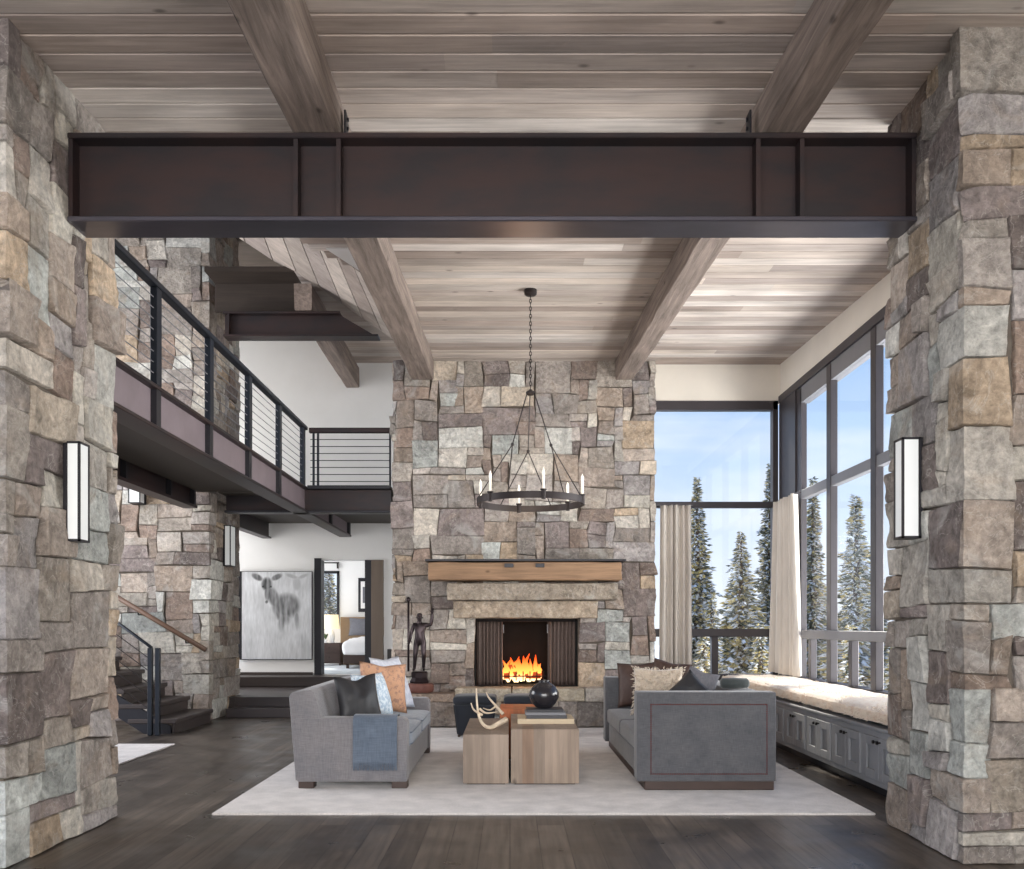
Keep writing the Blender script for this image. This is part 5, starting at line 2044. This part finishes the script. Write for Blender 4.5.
nz = N.new('ShaderNodeTexNoise')
nz.inputs['Scale'].default_value = 2.4
nz.inputs['Detail'].default_value = 7
L.new(mp.outputs['Vector'], nz.inputs['Vector'])
mr = N.new('ShaderNodeMapRange')
mr.inputs['From Min'].default_value = .5
mr.inputs['From Max'].default_value = .72
mr.inputs['To Max'].default_value = .6
L.new(nz.outputs['Fac'], mr.inputs['Value'])
mx = N.new('ShaderNodeMix')
mx.data_type = 'RGBA'
L.new(mr.outputs['Result'], mx.inputs['Factor'])
L.new(cr.outputs['Color'], mx.inputs[6])
mx.inputs[7].default_value = (*lin((236, 238, 244)), 1)
L.new(mx.outputs[2], bg.inputs['Color'])
bg.inputs['Strength'].default_value = 1.0


def lamp(name, kind, loc, energy, col=(1, 1, 1), rot=None, **kw):
    l = bpy.data.lights.new(name, kind)
    l.energy = energy
    l.color = col
    for k, v in kw.items():
        setattr(l, k, v)
    o = bpy.data.objects.new(name, l)
    C.objects.link(o)
    o.location = loc
    if rot is not None:
        o.rotation_euler = rot
    return o


def aim(o, d):
    o.rotation_euler = Vector(d).to_track_quat('-Z', 'Y').to_euler()


s = lamp('sun', 'SUN', (0, 40, 30), 4.0, (1, .93, .82), angle=math.radians(.8))
aim(s, (.19, -1, -.8))
# added area lamps brightening the rooms, in place of unseen daylight openings
a = lamp('fill_rear', 'AREA', (.0, -4.2, 2.4), 900, (1, .98, .95), shape='RECTANGLE', size=9, size_y=4.4)
aim(a, (0, 1, -.1))
a = lamp('fill_stair', 'AREA', (-8.4, 10.2, 3.2), 420, (1, .98, .95), shape='RECTANGLE', size=4.6, size_y=5.5)
aim(a, (1, .12, 0))
a = lamp('fill_snow_bounce', 'AREA', (7.2, 8.8, 1.2), 1250, (1, .98, .95), shape='RECTANGLE', size=6.5, size_y=4.0)  # added lamp outside the glass, standing in for bounce off sunlit snow
aim(a, (-1, 0, .42))
a = lamp('fill_hall', 'AREA', (-7.6, 15.8, 1.9), 115, (1, .99, .97), shape='RECTANGLE', size=2.2, size_y=2.4)
aim(a, (1, .1, 0))
a = lamp('fill_gallery', 'AREA', (-7.6, 15.8, 4.9), 115, (1, .99, .97), shape='RECTANGLE', size=2.2, size_y=2.4)
aim(a, (1, .1, 0))
a = lamp('fill_bedroom', 'AREA', (-6.8, 19.5, 2.0), 70, (1, .98, .95), shape='RECTANGLE', size=3, size_y=2)
aim(a, (1, 0, 0))
lamp('fire_glow', 'POINT', (fxc, 12.96, OZ0 + .3), 7, (1, .45, .15), shadow_soft_size=.12)
lamp('chandelier_glow', 'POINT', (ccx, dch, zring + .3), 12, (1, .82, .6), shadow_soft_size=.25)

# ------------------------------------------------------------------ camera
cam = bpy.data.cameras.new('camera')
co = bpy.data.objects.new('camera', cam)
C.objects.link(co)
co.location = (0, 0, H)
co.rotation_euler = (PI / 2, 0, 0)
cam.sensor_fit = 'HORIZONTAL'
cam.sensor_width = 36
cam.lens = F / 1024 * 36
cam.shift_x = (512 - CX) / 1024
cam.shift_y = (CY - 434.5) / 1024
cam.clip_start = .05
cam.clip_end = 400
sc.camera = co
sc.view_settings.view_transform = 'Standard'
sc.view_settings.look = 'None'
sc.view_settings.exposure = 0.45
sc.view_settings.gamma = 1.0
sc.view_settings.use_curve_mapping = False
sc.cycles.use_denoising = True
sc.cycles.max_bounces = 10
sc.cycles.diffuse_bounces = 5
sc.cycles.transparent_max_bounces = 16
